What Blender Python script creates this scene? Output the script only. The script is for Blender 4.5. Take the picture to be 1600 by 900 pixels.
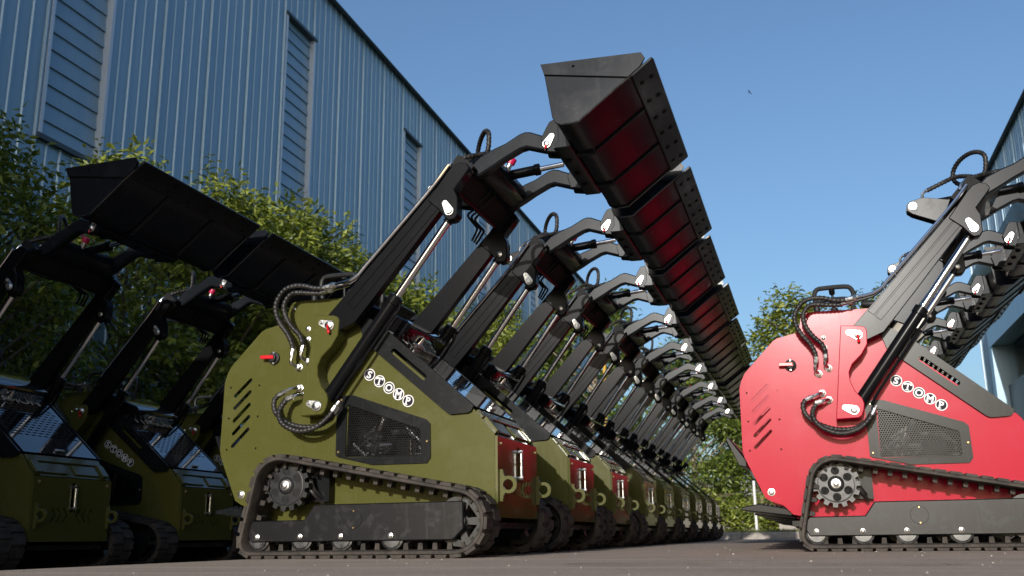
import bpy, bmesh, math, random
from mathutils import Vector, Matrix
from mathutils.geometry import tessellate_polygon
R = math.radians
for o in list(bpy.data.objects): bpy.data.objects.remove(o, do_unlink=True)
SC = bpy.context.scene
COL = SC.collection

# ------------------------------------------------------------------ camera, sky, sun, exposure
YAW, PITCH, ROLL, FPX, CAMH = R(15.9936), R(14.0657), R(-0.6021), 1553.46, 0.072
f0 = Vector((-math.sin(YAW), math.cos(YAW), 0)); r0 = Vector((math.cos(YAW), math.sin(YAW), 0)); u0 = Vector((0, 0, 1))
fw = f0*math.cos(PITCH) + u0*math.sin(PITCH); up = u0*math.cos(PITCH) - f0*math.sin(PITCH)
rt = r0*math.cos(ROLL) + up*math.sin(ROLL); up2 = up*math.cos(ROLL) - r0*math.sin(ROLL)
cd = bpy.data.cameras.new('camera'); cam = bpy.data.objects.new('camera', cd); COL.objects.link(cam)
M = Matrix((rt, up2, -fw)).transposed().to_4x4(); M.translation = Vector((0, 0, CAMH)); cam.matrix_world = M
cd.sensor_width = 36; cd.lens = FPX/1600*36; cd.clip_start = 0.02; cd.clip_end = 3000
cd.dof.use_dof = True; cd.dof.focus_distance = 4.4; cd.dof.aperture_fstop = 6.3
SC.camera = cam

SUN_EL, SUN_AZ = R(15.5), R(2.3)      # the sun stands behind the camera, low; azimuth off the row direction
wd = bpy.data.worlds.new('World'); SC.world = wd; wd.use_nodes = True
nt = wd.node_tree; bg = nt.nodes['Background']
sky = nt.nodes.new('ShaderNodeTexSky'); sky.sky_type = 'NISHITA'; sky.sun_disc = False
sky.sun_elevation = SUN_EL; sky.sun_rotation = R(180) + SUN_AZ
sky.air_density = 1.1; sky.dust_density = 2.4; sky.ozone_density = 4.0
nt.links.new(sky.outputs[0], bg.inputs[0]); bg.inputs[1].default_value = 0.15
sl = bpy.data.lights.new('sun', 'SUN'); sl.energy = 3.4; sl.angle = R(0.53); sl.color = (1.0, 0.97, 0.92)
so = bpy.data.objects.new('sun', sl); COL.objects.link(so)
so.rotation_euler = (R(90) - SUN_EL, 0, -SUN_AZ); so.location = (0, -20, 12)
SC.view_settings.view_transform = 'Standard'; SC.view_settings.look = 'None'
SC.view_settings.exposure = 0.14; SC.view_settings.gamma = 1.0
SC.render.resolution_x, SC.render.resolution_y = 1024, 576
SC.render.engine = 'CYCLES'

# ------------------------------------------------------------------ materials
def nodes(name):
    m = bpy.data.materials.new(name); m.use_nodes = True
    t = m.node_tree; return m, t, t.nodes['Principled BSDF']
def N(t, typ, **kw):
    n = t.nodes.new(typ)
    for k, v in kw.items():
        if k in n.inputs: n.inputs[k].default_value = v
        else: setattr(n, k, v)
    return n
def ramp(t, src, stops):
    r = t.nodes.new('ShaderNodeValToRGB'); el = r.color_ramp.elements
    while len(el) < len(stops): el.new(0.5)
    for e, (p, c) in zip(el, stops):
        e.position = p; e.color = (c if len(c) == 4 else (*c, 1)) if isinstance(c, tuple) else (c, c, c, 1)
    t.links.new(src, r.inputs[0]); return r
def mixc(t, fac, a, b):
    m = t.nodes.new('ShaderNodeMix'); m.data_type = 'RGBA'
    for s, v in ((6, a), (7, b)):
        if isinstance(v, tuple): m.inputs[s].default_value = (*v, 1)
        else: t.links.new(v, m.inputs[s])
    if isinstance(fac, float): m.inputs[0].default_value = fac
    else: t.links.new(fac, m.inputs[0])
    return m.outputs[2]
def paint(name, base, rough=.3, dust=(.35, .32, .28), dustamt=.25, coat=.4, spec=.5, scale=9., coat_rough=.08, bump=.03, rvar=.12, bdist=.004):
    m, t, p = nodes(name)
    tc = N(t, 'ShaderNodeTexCoord'); oi = N(t, 'ShaderNodeObjectInfo')
    add = N(t, 'ShaderNodeVectorMath', operation='ADD'); t.links.new(tc.outputs['Object'], add.inputs[0]); t.links.new(oi.outputs['Random'], add.inputs[1])
    n1 = N(t, 'ShaderNodeTexNoise', Scale=scale, Detail=6., Roughness=.65); t.links.new(add.outputs[0], n1.inputs['Vector'])
    n2 = N(t, 'ShaderNodeTexNoise', Scale=scale*7, Detail=4., Roughness=.6); t.links.new(add.outputs[0], n2.inputs['Vector'])
    mp = N(t, 'ShaderNodeMapping'); mp.inputs['Scale'].default_value = (22, 22, 1.6); t.links.new(add.outputs[0], mp.inputs[0])
    n3 = N(t, 'ShaderNodeTexNoise', Scale=3., Detail=3.); t.links.new(mp.outputs[0], n3.inputs['Vector'])
    d1 = ramp(t, n1.outputs[0], [(.52, 0.), (.78, 1.)]); d2 = ramp(t, n2.outputs[0], [(.6, 0.), (.75, 1.)]); d3 = ramp(t, n3.outputs[0], [(.58, 0.), (.8, .6)])
    mu = N(t, 'ShaderNodeMath', operation='MAXIMUM'); t.links.new(d1.outputs[0], mu.inputs[0]); t.links.new(d3.outputs[0], mu.inputs[1])
    mu2 = N(t, 'ShaderNodeMath', operation='MULTIPLY_ADD'); t.links.new(d2.outputs[0], mu2.inputs[0]); mu2.inputs[1].default_value = .5; t.links.new(mu.outputs[0], mu2.inputs[2])
    mu3 = N(t, 'ShaderNodeMath', operation='MULTIPLY'); t.links.new(mu2.outputs[0], mu3.inputs[0]); mu3.inputs[1].default_value = dustamt
    c = mixc(t, mu3.outputs[0], base, dust); t.links.new(c, p.inputs['Base Color'])
    rr = N(t, 'ShaderNodeMapRange'); t.links.new(mu3.outputs[0], rr.inputs[0]); rr.inputs[1].default_value = 0; rr.inputs[2].default_value = max(dustamt, .01)
    rr.inputs[3].default_value = rough; rr.inputs[4].default_value = min(rough+rvar, .9); t.links.new(rr.outputs[0], p.inputs['Roughness'])
    p.inputs['Specular IOR Level'].default_value = spec; p.inputs['Coat Weight'].default_value = coat; p.inputs['Coat Roughness'].default_value = coat_rough
    if bump:
        nb = N(t, 'ShaderNodeTexNoise', Scale=scale if bdist < .01 else 4.5, Detail=3. if bdist < .01 else .0); t.links.new(add.outputs[0], nb.inputs['Vector']); b = N(t, 'ShaderNodeBump', Strength=bump, Distance=bdist); t.links.new(nb.outputs[0], b.inputs['Height']); t.links.new(b.outputs[0], p.inputs['Normal'])
    return m
def metal(name, base, rough=.25, metallic=1., scale=40., var=.15):
    m, t, p = nodes(name); tc = N(t, 'ShaderNodeTexCoord')
    n = N(t, 'ShaderNodeTexNoise', Scale=scale, Detail=5.); t.links.new(tc.outputs['Object'], n.inputs['Vector'])
    r = ramp(t, n.outputs[0], [(.3, max(rough-var, .03)), (.75, rough+var)]); t.links.new(r.outputs[0], p.inputs['Roughness'])
    c = mixc(t, n.outputs[0], tuple(v*.8 for v in base), base); t.links.new(c, p.inputs['Base Color']); p.inputs['Metallic'].default_value = metallic
    return m
MT = {}
MT['olive'] = paint('olive_paint', (.080, .079, .019), .26, (.18, .18, .11), .06, .0, .20, rvar=.12)
MT['front'] = paint('olive_gloss_paint', (.075, .076, .020), .16, (.2, .19, .12), .02, .25, .45, coat_rough=.04, bump=.0)
MT['red'] = paint('red_paint', (.43, .001, .026), .22, (.6, .2, .25), .02, .0, .15, rvar=.08)
MT['black'] = paint('black_gloss_paint', (.006, .006, .007), .24, (.08, .08, .08), .012, .0, .13, bump=.006, rvar=.04)
MT['cast'] = paint('cast_black_paint', (.014, .014, .014), .36, (.12, .11, .1), .12, .0, .5, scale=20., bump=.25)
MT['matt'] = paint('matt_black_paint', (.010, .010, .010), .65, (.08, .08, .08), .05, .0, .2)
MT['mesh'] = paint('mesh_black_paint', (.006, .006, .006), .25, (.05, .05, .05), .03, .0, .25, bump=.0)
MT['blacksatin'] = paint('black_satin_paint', (.008, .009, .010), .26, (.11, .11, .105), .04, .0, .18, bump=.012)
MT['bucket'] = paint('bucket_paint', (.009, .011, .015), .22, (.11, .115, .12), .09, .0, .17, scale=7., bump=.10, rvar=.08, bdist=.03)
MT['arm'] = paint('arm_paint', (.010, .012, .015), .25, (.09, .095, .10), .04, .0, .15, scale=6., bump=.01, rvar=.06)
MT['frame'] = paint('worn_frame_paint', (.010, .010, .011), .30, (.14, .135, .13), .10, .0, .3, scale=26., bump=.02, rvar=.2)
MT['hood'] = paint('hood_gloss_paint', (.012, .012, .014), .08, (.14, .13, .12), .05, .8, .6, coat_rough=.02, bump=.004)
MT['chrome'] = metal('chrome_rod', (.75, .75, .77), .1, var=.05)
MT['zinc'] = metal('zinc_plate', (.80, .79, .76), .32)
MT['steel'] = metal('dark_cast_steel', (.13, .13, .13), .42)
MT['engine'] = metal('engine_alloy', (.28, .28, .28), .28, scale=25)
def rubber(name, base, rough, dirt, amt):
    m, t, p = nodes(name); tc = N(t, 'ShaderNodeTexCoord')
    n = N(t, 'ShaderNodeTexNoise', Scale=18., Detail=6., Roughness=.7); t.links.new(tc.outputs['Object'], n.inputs['Vector'])
    r = ramp(t, n.outputs[0], [(.4, 0.), (.72, amt)]); t.links.new(mixc(t, r.outputs[0], base, dirt), p.inputs['Base Color'])
    p.inputs['Roughness'].default_value = rough; p.inputs['Specular IOR Level'].default_value = .35
    n2 = N(t, 'ShaderNodeTexNoise', Scale=160., Detail=3.); t.links.new(tc.outputs['Object'], n2.inputs['Vector'])
    b = N(t, 'ShaderNodeBump', Strength=.25, Distance=.002); t.links.new(n2.outputs[0], b.inputs['Height']); t.links.new(b.outputs[0], p.inputs['Normal'])
    return m
MT['track'] = rubber('track_rubber', (.024, .020, .017), .7, (.085, .068, .054), .8)
MT['hose'] = rubber('hose_rubber', (.014, .013, .013), .42, (.09, .08, .07), .5)
MT['grip'] = rubber('grip_rubber', (.012, .012, .012), .5, (.05, .05, .05), .3)
def plain(name, base, rough=.5, metallic=0., spec=.5, coat=0.):
    m, t, p = nodes(name); tc = N(t, 'ShaderNodeTexCoord')
    n = N(t, 'ShaderNodeTexNoise', Scale=30., Detail=3.); t.links.new(tc.outputs['Object'], n.inputs['Vector'])
    t.links.new(mixc(t, n.outputs[0], tuple(v*.88 for v in base), tuple(min(v*1.08, 1) for v in base)), p.inputs['Base Color'])
    p.inputs['Roughness'].default_value = rough; p.inputs['Metallic'].default_value = metallic; p.inputs['Specular IOR Level'].default_value = spec; p.inputs['Coat Weight'].default_value = coat
    return m
MT['redplastic'] = plain('red_plastic', (.62, .012, .02), .3)
MT['white'] = plain('white_decal', (.78, .77, .75), .45)
MT['navy'] = plain('dark_decal', (.016, .012, .022), .5, spec=.1)
MT['brass'] = plain('brass_bolt', (.55, .38, .18), .3, .9)
MT['void'] = plain('black_interior', (.008, .008, .008), .8, spec=.2)
MT['pinkcap'] = plain('red_rubber_cap', (.5, .008, .07), .4)

# ------------------------------------------------------------------ mesh helpers
def finish(bm, mat, name, parent=None, bev=0., smooth=35, kind=None):
    bmesh.ops.recalc_face_normals(bm, faces=bm.faces)
    if bev:
        ed = [e for e in bm.edges if len(e.link_faces) == 2 and e.calc_face_angle(0) > R(38)]
        bmesh.ops.bevel(bm, geom=ed, offset=bev, segments=1, profile=.5, affect='EDGES', clamp_overlap=True)
    me = bpy.data.meshes.new(name); bm.to_mesh(me); bm.free()
    me.shade_smooth(); me.set_sharp_from_angle(angle=R(smooth))
    me.materials.append(MT[mat] if isinstance(mat, str) else mat)
    o = bpy.data.objects.new(name, me); COL.objects.link(o)
    if parent: o.parent = parent
    if kind: o['kind'] = kind
    return o
AX = {'y': lambda a, b, w: Vector((a, w, b)), 'x': lambda a, b, w: Vector((w, a, b)), 'z': lambda a, b, w: Vector((a, b, w))}
def plate(bm, pts, w0, w1, holes=(), ax='y', mp=None):
    """extruded outline: pts in the plane across axis ax, from w0 to w1"""
    mp = mp or AX[ax]
    loops = [list(pts)] + [list(h) for h in holes]
    flat = [p for l in loops for p in l]
    v0 = [bm.verts.new(mp(p[0], p[1], w0)) for p in flat]; v1 = [bm.verts.new(mp(p[0], p[1], w1)) for p in flat]
    if holes:
        for t in tessellate_polygon([[Vector((p[0], p[1], 0)) for p in l] for l in loops]):
            for vs in (v0, v1):
                try: bm.faces.new([vs[i] for i in t])
                except ValueError: pass
    else:
        bm.faces.new(v0); bm.faces.new(v1)
    i = 0
    for l in loops:
        n = len(l)
        for j in range(n):
            a, b = i+j, i+(j+1) % n
            bm.faces.new((v0[a], v0[b], v1[b], v1[a]))
        i += n
def box(bm, x0, x1, y0, y1, z0, z1): plate(bm, [(x0, z0), (x1, z0), (x1, z1), (x0, z1)], y0, y1)
def frame_of(d):
    d = d.normalized(); a = Vector((0, 0, 1)) if abs(d.z) < .9 else Vector((1, 0, 0))
    u = d.cross(a).normalized(); return u, d.cross(u).normalized()
def cyl(bm, p0, p1, ra, rb=None, n=16, caps=True):
    p0, p1 = Vector(p0), Vector(p1); rb = ra if rb is None else rb
    u, v = frame_of(p1-p0); A, Bv = [], []
    for i in range(n):
        t = 2*math.pi*i/n; d = u*math.cos(t) + v*math.sin(t)
        A.append(bm.verts.new(p0+d*ra)); Bv.append(bm.verts.new(p1+d*rb))
    for i in range(n): bm.faces.new((A[i], A[(i+1) % n], Bv[(i+1) % n], Bv[i]))
    if caps: bm.faces.new(A); bm.faces.new(Bv)
def lathe(bm, p0, axis, prof, n=16):
    """prof: list of (distance along axis, radius)"""
    p0 = Vector(p0); axis = Vector(axis).normalized(); u, v = frame_of(axis); rings = []
    for s, r in prof:
        rings.append([bm.verts.new(p0+axis*s+(u*math.cos(2*math.pi*i/n)+v*math.sin(2*math.pi*i/n))*max(r, 1e-4)) for i in range(n)])
    for a, b in zip(rings, rings[1:]):
        for i in range(n): bm.faces.new((a[i], a[(i+1) % n], b[(i+1) % n], b[i]))
    bm.faces.new(rings[0]); bm.faces.new(rings[-1])
def catmull(pts, step):
    P = [Vector(p) for p in pts]; P = [P[0]*2-P[1]] + P + [P[-1]*2-P[-2]]; out = []
    for i in range(1, len(P)-2):
        a, b, c, d = P[i-1:i+3]; n = max(2, int((c-b).length/step))
        for j in range(n):
            t = j/n
            out.append(.5*((2*b)+(c-a)*t+(2*a-5*b+4*c-d)*t*t+(3*b-a-3*c+d)*t**3))
    out.append(P[-2]); return out
def tube(bm, pts, r, n=8, step=.02, curve=True, spiral=0.):
    P = catmull(pts, step) if curve else [Vector(p) for p in pts]
    u = None; rings = []; L = 0
    for i, p in enumerate(P):
        d = (P[min(i+1, len(P)-1)]-P[max(i-1, 0)]).normalized()
        if u is None: u = frame_of(d)[0]
        u = (u-d*u.dot(d)).normalized(); v = d.cross(u)
        if i: L += (p-P[i-1]).length
        ring = []
        for k in range(n):
            th = 2*math.pi*k/n; rr = r*(1+.13*math.sin(2*math.pi*L/spiral+th)) if spiral else r
            ring.append(bm.verts.new(p+(u*math.cos(th)+v*math.sin(th))*rr))
        rings.append(ring)
    for a, b in zip(rings, rings[1:]):
        for k in range(n): bm.faces.new((a[k], a[(k+1) % n], b[(k+1) % n], b[k]))
    bm.faces.new(rings[0]); bm.faces.new(rings[-1])
def circ(cx, cy, r, n=16, a0=0.): return [(cx+r*math.cos(a0+2*math.pi*i/n), cy+r*math.sin(a0+2*math.pi*i/n)) for i in range(n)]
def hull2(pts):
    pts = sorted(set((round(a, 5), round(b, 5)) for a, b in pts))
    def half(ps):
        h = []
        for p in ps:
            while len(h) > 1 and (h[-1][0]-h[-2][0])*(p[1]-h[-2][1])-(h[-1][1]-h[-2][1])*(p[0]-h[-2][0]) <= 0: h.pop()
            h.append(p)
        return h[:-1]
    return half(pts)+half(pts[::-1])
def B(): return bmesh.new()
def text_mesh(body, size, offset=0., extrude=0.):
    cu = bpy.data.curves.new('lettering', 'FONT'); cu.body = body; cu.size = size; cu.align_x = 'CENTER'; cu.align_y = 'CENTER'
    cu.offset = offset; cu.extrude = extrude; cu.resolution_u = 3
    o = bpy.data.objects.new('lettering', cu); COL.objects.link(o)
    dg = bpy.context.evaluated_depsgraph_get(); me = bpy.data.meshes.new_from_object(o.evaluated_get(dg))
    bpy.data.objects.remove(o, do_unlink=True); bpy.data.curves.remove(cu); return me

# ------------------------------------------------------------------ the setting
def G(name, base, kind='structure'):
    pass
HALF = .279                       # half width of a loader's body
def ground_z(x):                  # the yard drains away to the left, under the left-hand row
    t = min(max((-1.95-x)/1.6, 0), 1); return -.072*t*t*(3-2*t)
bm = B()
xs = [-900, -200, -60, -20, -9] + [-6+.1*i for i in range(0, 45)] + [-1, 0, 1, 2, 4, 8, 20, 60, 200, 900]
ys = [-900, -200, -40, -10, -2, 0, 1, 2, 3, 4, 6, 8, 12, 16.4]
gv = [[bm.verts.new((x, y, ground_z(x))) for y in ys] for x in xs]
for i in range(len(xs)-1):
    for j in range(len(ys)-1): bm.faces.new((gv[i][j], gv[i+1][j], gv[i+1][j+1], gv[i][j+1]))
m, t, p = nodes('asphalt'); tc = N(t, 'ShaderNodeTexCoord')
n1 = N(t, 'ShaderNodeTexNoise', Scale=2.6, Detail=9., Roughness=.7); n2 = N(t, 'ShaderNodeTexNoise', Scale=75., Detail=4., Roughness=.7); n3 = N(t, 'ShaderNodeTexVoronoi', Scale=120.)
mp = N(t, 'ShaderNodeMapping'); mp.inputs['Scale'].default_value = (.35, 5., 1); t.links.new(tc.outputs['Object'], mp.inputs[0])
n4 = N(t, 'ShaderNodeTexNoise', Scale=1.3, Detail=5.); t.links.new(mp.outputs[0], n4.inputs['Vector'])
for n in (n1, n2, n3): t.links.new(tc.outputs['Object'], n.inputs['Vector'])
c1 = mixc(t, ramp(t, n1.outputs[0], [(.35, 0.), (.7, 1.)]).outputs[0], (.34, .268, .205), (.46, .365, .285))
c2 = mixc(t, ramp(t, n4.outputs[0], [(.45, 0.), (.75, .7)]).outputs[0], c1, (.55, .44, .345))
c3 = mixc(t, ramp(t, n2.outputs[0], [(.5, 0.), (.72, .75)]).outputs[0], c2, (.13, .11, .092))
c4 = mixc(t, ramp(t, n3.outputs['Distance'], [(.05, .5), (.22, 0.)]).outputs[0], c3, (.42, .39, .35))
t.links.new(c4, p.inputs['Base Color']); p.inputs['Roughness'].default_value = .88; p.inputs['Specular IOR Level'].default_value = .3
b = N(t, 'ShaderNodeBump', Strength=.6, Distance=.006); t.links.new(n2.outputs[0], b.inputs['Height']); t.links.new(b.outputs[0], p.inputs['Normal'])
MT['asphalt'] = m
finish(bm, 'asphalt', 'yard_asphalt', kind='structure')
# tar-filled crack in the asphalt
bm = B(); random.seed(5); rowv = None
for i in range(46):
    x = -.62+i*.0215; y = 2.62+.02*math.sin(i*.6)+random.uniform(-.012, .012)-.1*(i/46); w = .004+.008*random.random()
    if 18 < i < 24: w = .002
    a = (bm.verts.new((x, y-w, .004)), bm.verts.new((x, y+w, .004)))
    if rowv: bm.faces.new((rowv[0], a[0], a[1], rowv[1]))
    rowv = a
MT['tar'] = plain('tar', (.025, .022, .02), .55)
finish(bm, 'tar', 'tar_crack', kind='structure')

MT['concrete'] = rubber('concrete', (.42, .38, .33), .85, (.25, .22, .19), .8)
MT['soil'] = rubber('verge_soil', (.06, .075, .025), .95, (.09, .10, .035), .8)
bm = B(); plate(bm, [(-400, 16.55), (400, 16.55), (400, 900), (-400, 900)], -.1, .10, ax='z'); finish(bm, 'soil', 'verge_ground', kind='structure')
kerb = bpy.data.objects.new('kerb', None); COL.objects.link(kerb); kerb['label'] = 'pale concrete kerb at the far end of the yard'; kerb['category'] = 'kerb'
bm = B(); plate(bm, [(16.42, -.06), (16.55, -.06), (16.55, .115), (16.45, .115), (16.43, .10)], 0, .99, mp=lambda a, b, w: Vector((w, a, b)))
ks = finish(bm, 'concrete', 'kerb_stone', kerb, bev=.004); ks.location.x = -9
for i in range(1, 26):
    c = ks.copy(); COL.objects.link(c); c.parent = kerb; c.location.x = -9+i; c.location.z = random.uniform(-.004, .004)

# ------------------------------------------------------------------ metal-clad buildings
def cladding(name, base, light):
    m, t, p = nodes(name); tc = N(t, 'ShaderNodeTexCoord')
    mp = N(t, 'ShaderNodeMapping'); mp.inputs['Scale'].default_value = (6, 6, .25); t.links.new(tc.outputs['Object'], mp.inputs[0])
    n = N(t, 'ShaderNodeTexNoise', Scale=1.2, Detail=5.); t.links.new(mp.outputs[0], n.inputs['Vector'])
    t.links.new(mixc(t, ramp(t, n.outputs[0], [(.4, 0.), (.75, 1.)]).outputs[0], base, light), p.inputs['Base Color'])
    p.inputs['Roughness'].default_value = .38; p.inputs['Metallic'].default_value = .25; p.inputs['Specular IOR Level'].default_value = .5
    return m
MT['clad'] = cladding('blue_cladding', (.28, .41, .50), (.33, .46, .55))
MT['lap'] = cladding('window_lap_cladding', (.27, .39, .47), (.31, .43, .51))
MT['trim'] = cladding('pale_trim', (.62, .66, .70), (.72, .75, .78))
MT['gutter'] = plain('eave_trim', (.05, .07, .08), .5)
def building(name, label, X, face, y0, y1, H, depth, opens, opening=None, eave=True):
    """long clad wall in the plane x = X, looking towards +X (face=1) or -X (face=-1); opens = (ya, yb, za, zb) lapped window strips"""
    root = bpy.data.objects.new(name, None); COL.objects.link(root); root.location = (X, y0, 0); root['label'] = label; root['category'] = 'building'
    W = 1.2; nrib = 5
    def sheet(za, zb, w=W):
        bm = B(); prof = []; k = max(1, round(w/.24)); pw = w/k
        for i in range(k):
            a = i*pw; hh = .038 if i == k-1 else (.024 if i % 2 else .019); prof += [(a, 0), (a+pw*.78, 0), (a+pw*.83, hh), (a+pw*.93, hh), (a+pw*.98, 0)]
        prof.append((w, 0)); va = [(bm.verts.new((face*d, a, za)), bm.verts.new((face*d, a, zb))) for a, d in prof]
        for q, r_ in zip(va, va[1:]): bm.faces.new((q[0], r_[0], r_[1], q[1]))
        return bm
    cache = {}
    def put(ya, yb, za, zb):
        n = max(1, round((yb-ya)/W)); w = (yb-ya)/n
        key = (round(w, 3), round(za, 3), round(zb, 3))
        for i in range(n):
            if key not in cache: o = cache[key] = finish(sheet(za, zb, w), 'clad', 'cladding_sheet', root, smooth=10)
            else: o = cache[key].copy(); COL.objects.link(o); o.parent = root
            o.location = (0, ya+i*w-y0, 0)
    cuts = sorted(opens+([opening] if opening else [])); y = y0
    for (ya, yb, za, zb) in cuts:
        if ya > y: put(y, ya, -.3, H)
        if za > .2: put(ya, yb, -.3, za)
        if zb < H-.1: put(ya, yb, zb, H)
        y = yb
    if y < y1: put(y, y1, -.3, H)
    bm = B(); box(bm, -face*depth, -face*.5, y0-y0, y1-y0, -.3, H-.05)   # body behind the skin
    plate_pts = [(-face*depth, H), (face*.10, H), (face*.10, H+.05), (-face*depth/2, H+.5), (-face*depth, H+.05)]
    if not opening: finish(bm, 'clad', 'wall_core', root)
    else:
        bm.free(); bm = B()
        box(bm, -face*depth, -face*.5, 0, opening[0]-y0, -.3, H-.05); box(bm, -face*depth, -face*.5, opening[1]-y0, y1-y0, -.3, H-.05)
        box(bm, -face*depth, -face*.5, opening[0]-y0, opening[1]-y0, opening[3], H-.05); box(bm, -face*depth, -face*(depth-1), opening[0]-y0, opening[1]-y0, -.3, opening[3])
        finish(bm, 'clad', 'wall_core', root)
    bm = B(); plate(bm, plate_pts, -.25, y1-y0+.25); finish(bm, 'gutter', 'roof', root)
    bm = B(); box(bm, *sorted((face*.06, face*.16)), -.25, y1-y0+.25, H-.06, H-.005); finish(bm, 'gutter', 'gutter', root, bev=.02)
    for ye in (0, y1-y0):
        bm = B(); s = -1 if ye == 0 else 1
        box(bm, *sorted((-face*.5, face*.05)), *sorted((ye+s*.004, ye+s*.06)), -.3, H-.13); finish(bm, 'trim' if s > 0 else 'clad', 'corner_flashing', root)
        bm = B(); box(bm, *sorted((-face*.499, -face*.001)), *sorted((ye-s*.003, ye-s*.04)), -.3, H-.13); finish(bm, 'clad', 'end_return', root)
    for (ya, yb, za, zb) in opens:
        wz = bpy.data.objects.new('lapped_window', None); COL.objects.link(wz); wz.parent = root; wz.location = (0, ya-y0, 0)
        w = yb-ya; z = za; pitch = .25; first = None
        while z < zb-.01:
            if first is None:
                bm = B(); hh = pitch
                plate(bm, [(-.10, 0), (-.045, 0), (-.075, hh+.03), (-.085, hh+.03)], .06, w-.06, mp=lambda a, b, q: Vector((face*a, q, b)))
                o = first = finish(bm, 'lap', 'lap_board', wz)
            else: o = first.copy(); COL.objects.link(o); o.parent = wz
            o.location = (0, 0, z); z += pitch
        for yy in (0.0, w-.06):
            bm = B(); box(bm, *sorted((-face*.12, face*.045)), yy+.001, yy+.059, za, zb); finish(bm, 'trim', 'jamb', wz)
        bm = B(); box(bm, *sorted((-face*.12, face*.07)), -.03, w+.03, zb+.002, zb+.06); finish(bm, 'gutter', 'head_flashing', wz)
        bm = B(); box(bm, *sorted((-face*.12, face*.07)), -.02, w+.02, za-.07, za-.002); finish(bm, 'gutter', 'window_ledge', wz)
    if opening:
        ya, yb, za, zb = opening
        for yy in (ya-.01, yb-.45):
            bm = B(); box(bm, *sorted((-face*.6, face*.06)), yy-y0, yy-y0+.46, -.3, zb-.002); finish(bm, 'clad', 'door_jamb', root)
        bm = B(); box(bm, *sorted((-face*.6, face*.07)), ya-y0, yb-y0, zb, zb+.7); finish(bm, 'clad', 'door_lintel', root)
        bm = B(); box(bm, *sorted((-face*.35, -face*.28)), ya-y0+.46, yb-y0-.46, -.2, zb-1.25); finish(bm, MT['gutter'], 'sliding_door', root)
    return root
building('workshop_building', 'long blue metal-clad building with lapped window strips along the left side', -9., 1, -18.39, 46., 11.3, 14.,
         [(-2.4+6*i, -1.2+6*i, 5.1, 10.0) for i in range(0, 8)])
building('storage_building', 'blue metal-clad building with a tall open doorway on the far right', 6., -1, -8., 35.4, 10.5, 14., [],
         opening=(27.4, 34.0, 0, 5.7))

# ------------------------------------------------------------------ trees
def leafmat(name, a, b, trans):
    m, t, p = nodes(name); g = N(t, 'ShaderNodeNewGeometry'); oi = N(t, 'ShaderNodeObjectInfo')
    r = ramp(t, g.outputs['Random Per Island'], [(0, a), (.6, b), (1., tuple(min(1, v*1.6) for v in b))])
    t.links.new(r.outputs[0], p.inputs['Base Color']); p.inputs['Roughness'].default_value = .42; p.inputs['Specular IOR Level'].default_value = .45
    tr = N(t, 'ShaderNodeBsdfTranslucent'); hs = N(t, 'ShaderNodeHueSaturation', Saturation=1.1, Value=1.5); t.links.new(r.outputs[0], hs.inputs['Color']); t.links.new(hs.outputs[0], tr.inputs[0])
    mx = N(t, 'ShaderNodeMixShader'); mx.inputs[0].default_value = trans
    t.links.new(p.outputs[0], mx.inputs[1]); t.links.new(tr.outputs[0], mx.inputs[2]); t.links.new(mx.outputs[0], t.nodes['Material Output'].inputs[0])
    return m
MT['leaf'] = leafmat('hedge_leaf', (.07, .105, .014), (.22, .245, .04), .28)
MT['leafdark'] = leafmat('maple_leaf', (.05, .09, .014), (.14, .18, .03), .25)
MT['bark'] = rubber('bark', (.10, .075, .055), .9, (.2, .16, .12), .7)
MT['palebark'] = rubber('pale_bark', (.36, .29, .22), .9, (.2, .15, .11), .7)
def leaf(bm, p, d, nrm, L, w):
    s = d.cross(nrm).normalized(); fold = nrm*(w*.25); droop = -nrm*L*.12
    a = bm.verts.new(p); tip = bm.verts.new(p+d*L+droop)
    m1 = p+d*L*.45
    l = bm.verts.new(m1+s*w*.5+fold); r_ = bm.verts.new(m1-s*w*.5+fold); c = bm.verts.new(m1)
    bm.faces.new((a, l, c)); bm.faces.new((l, tip, c)); bm.faces.new((a, c, r_)); bm.faces.new((c, tip, r_))
def limb(bm, pts, r_a, r_b, n=7):
    P = catmull(pts, .25); rings = []
    for i, p in enumerate(P):
        d = (P[min(i+1, len(P)-1)]-P[max(i-1, 0)]); u, v = frame_of(d); r_ = r_a+(r_b-r_a)*i/(len(P)-1)
        rings.append([bm.verts.new(p+(u*math.cos(2*math.pi*k/n)+v*math.sin(2*math.pi*k/n))*r_*(1+.1*math.sin(3*k+i))) for k in range(n)])
    for a, b in zip(rings, rings[1:]):
        for k in range(n): bm.faces.new((a[k], a[(k+1) % n], b[(k+1) % n], b[k]))
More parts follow.
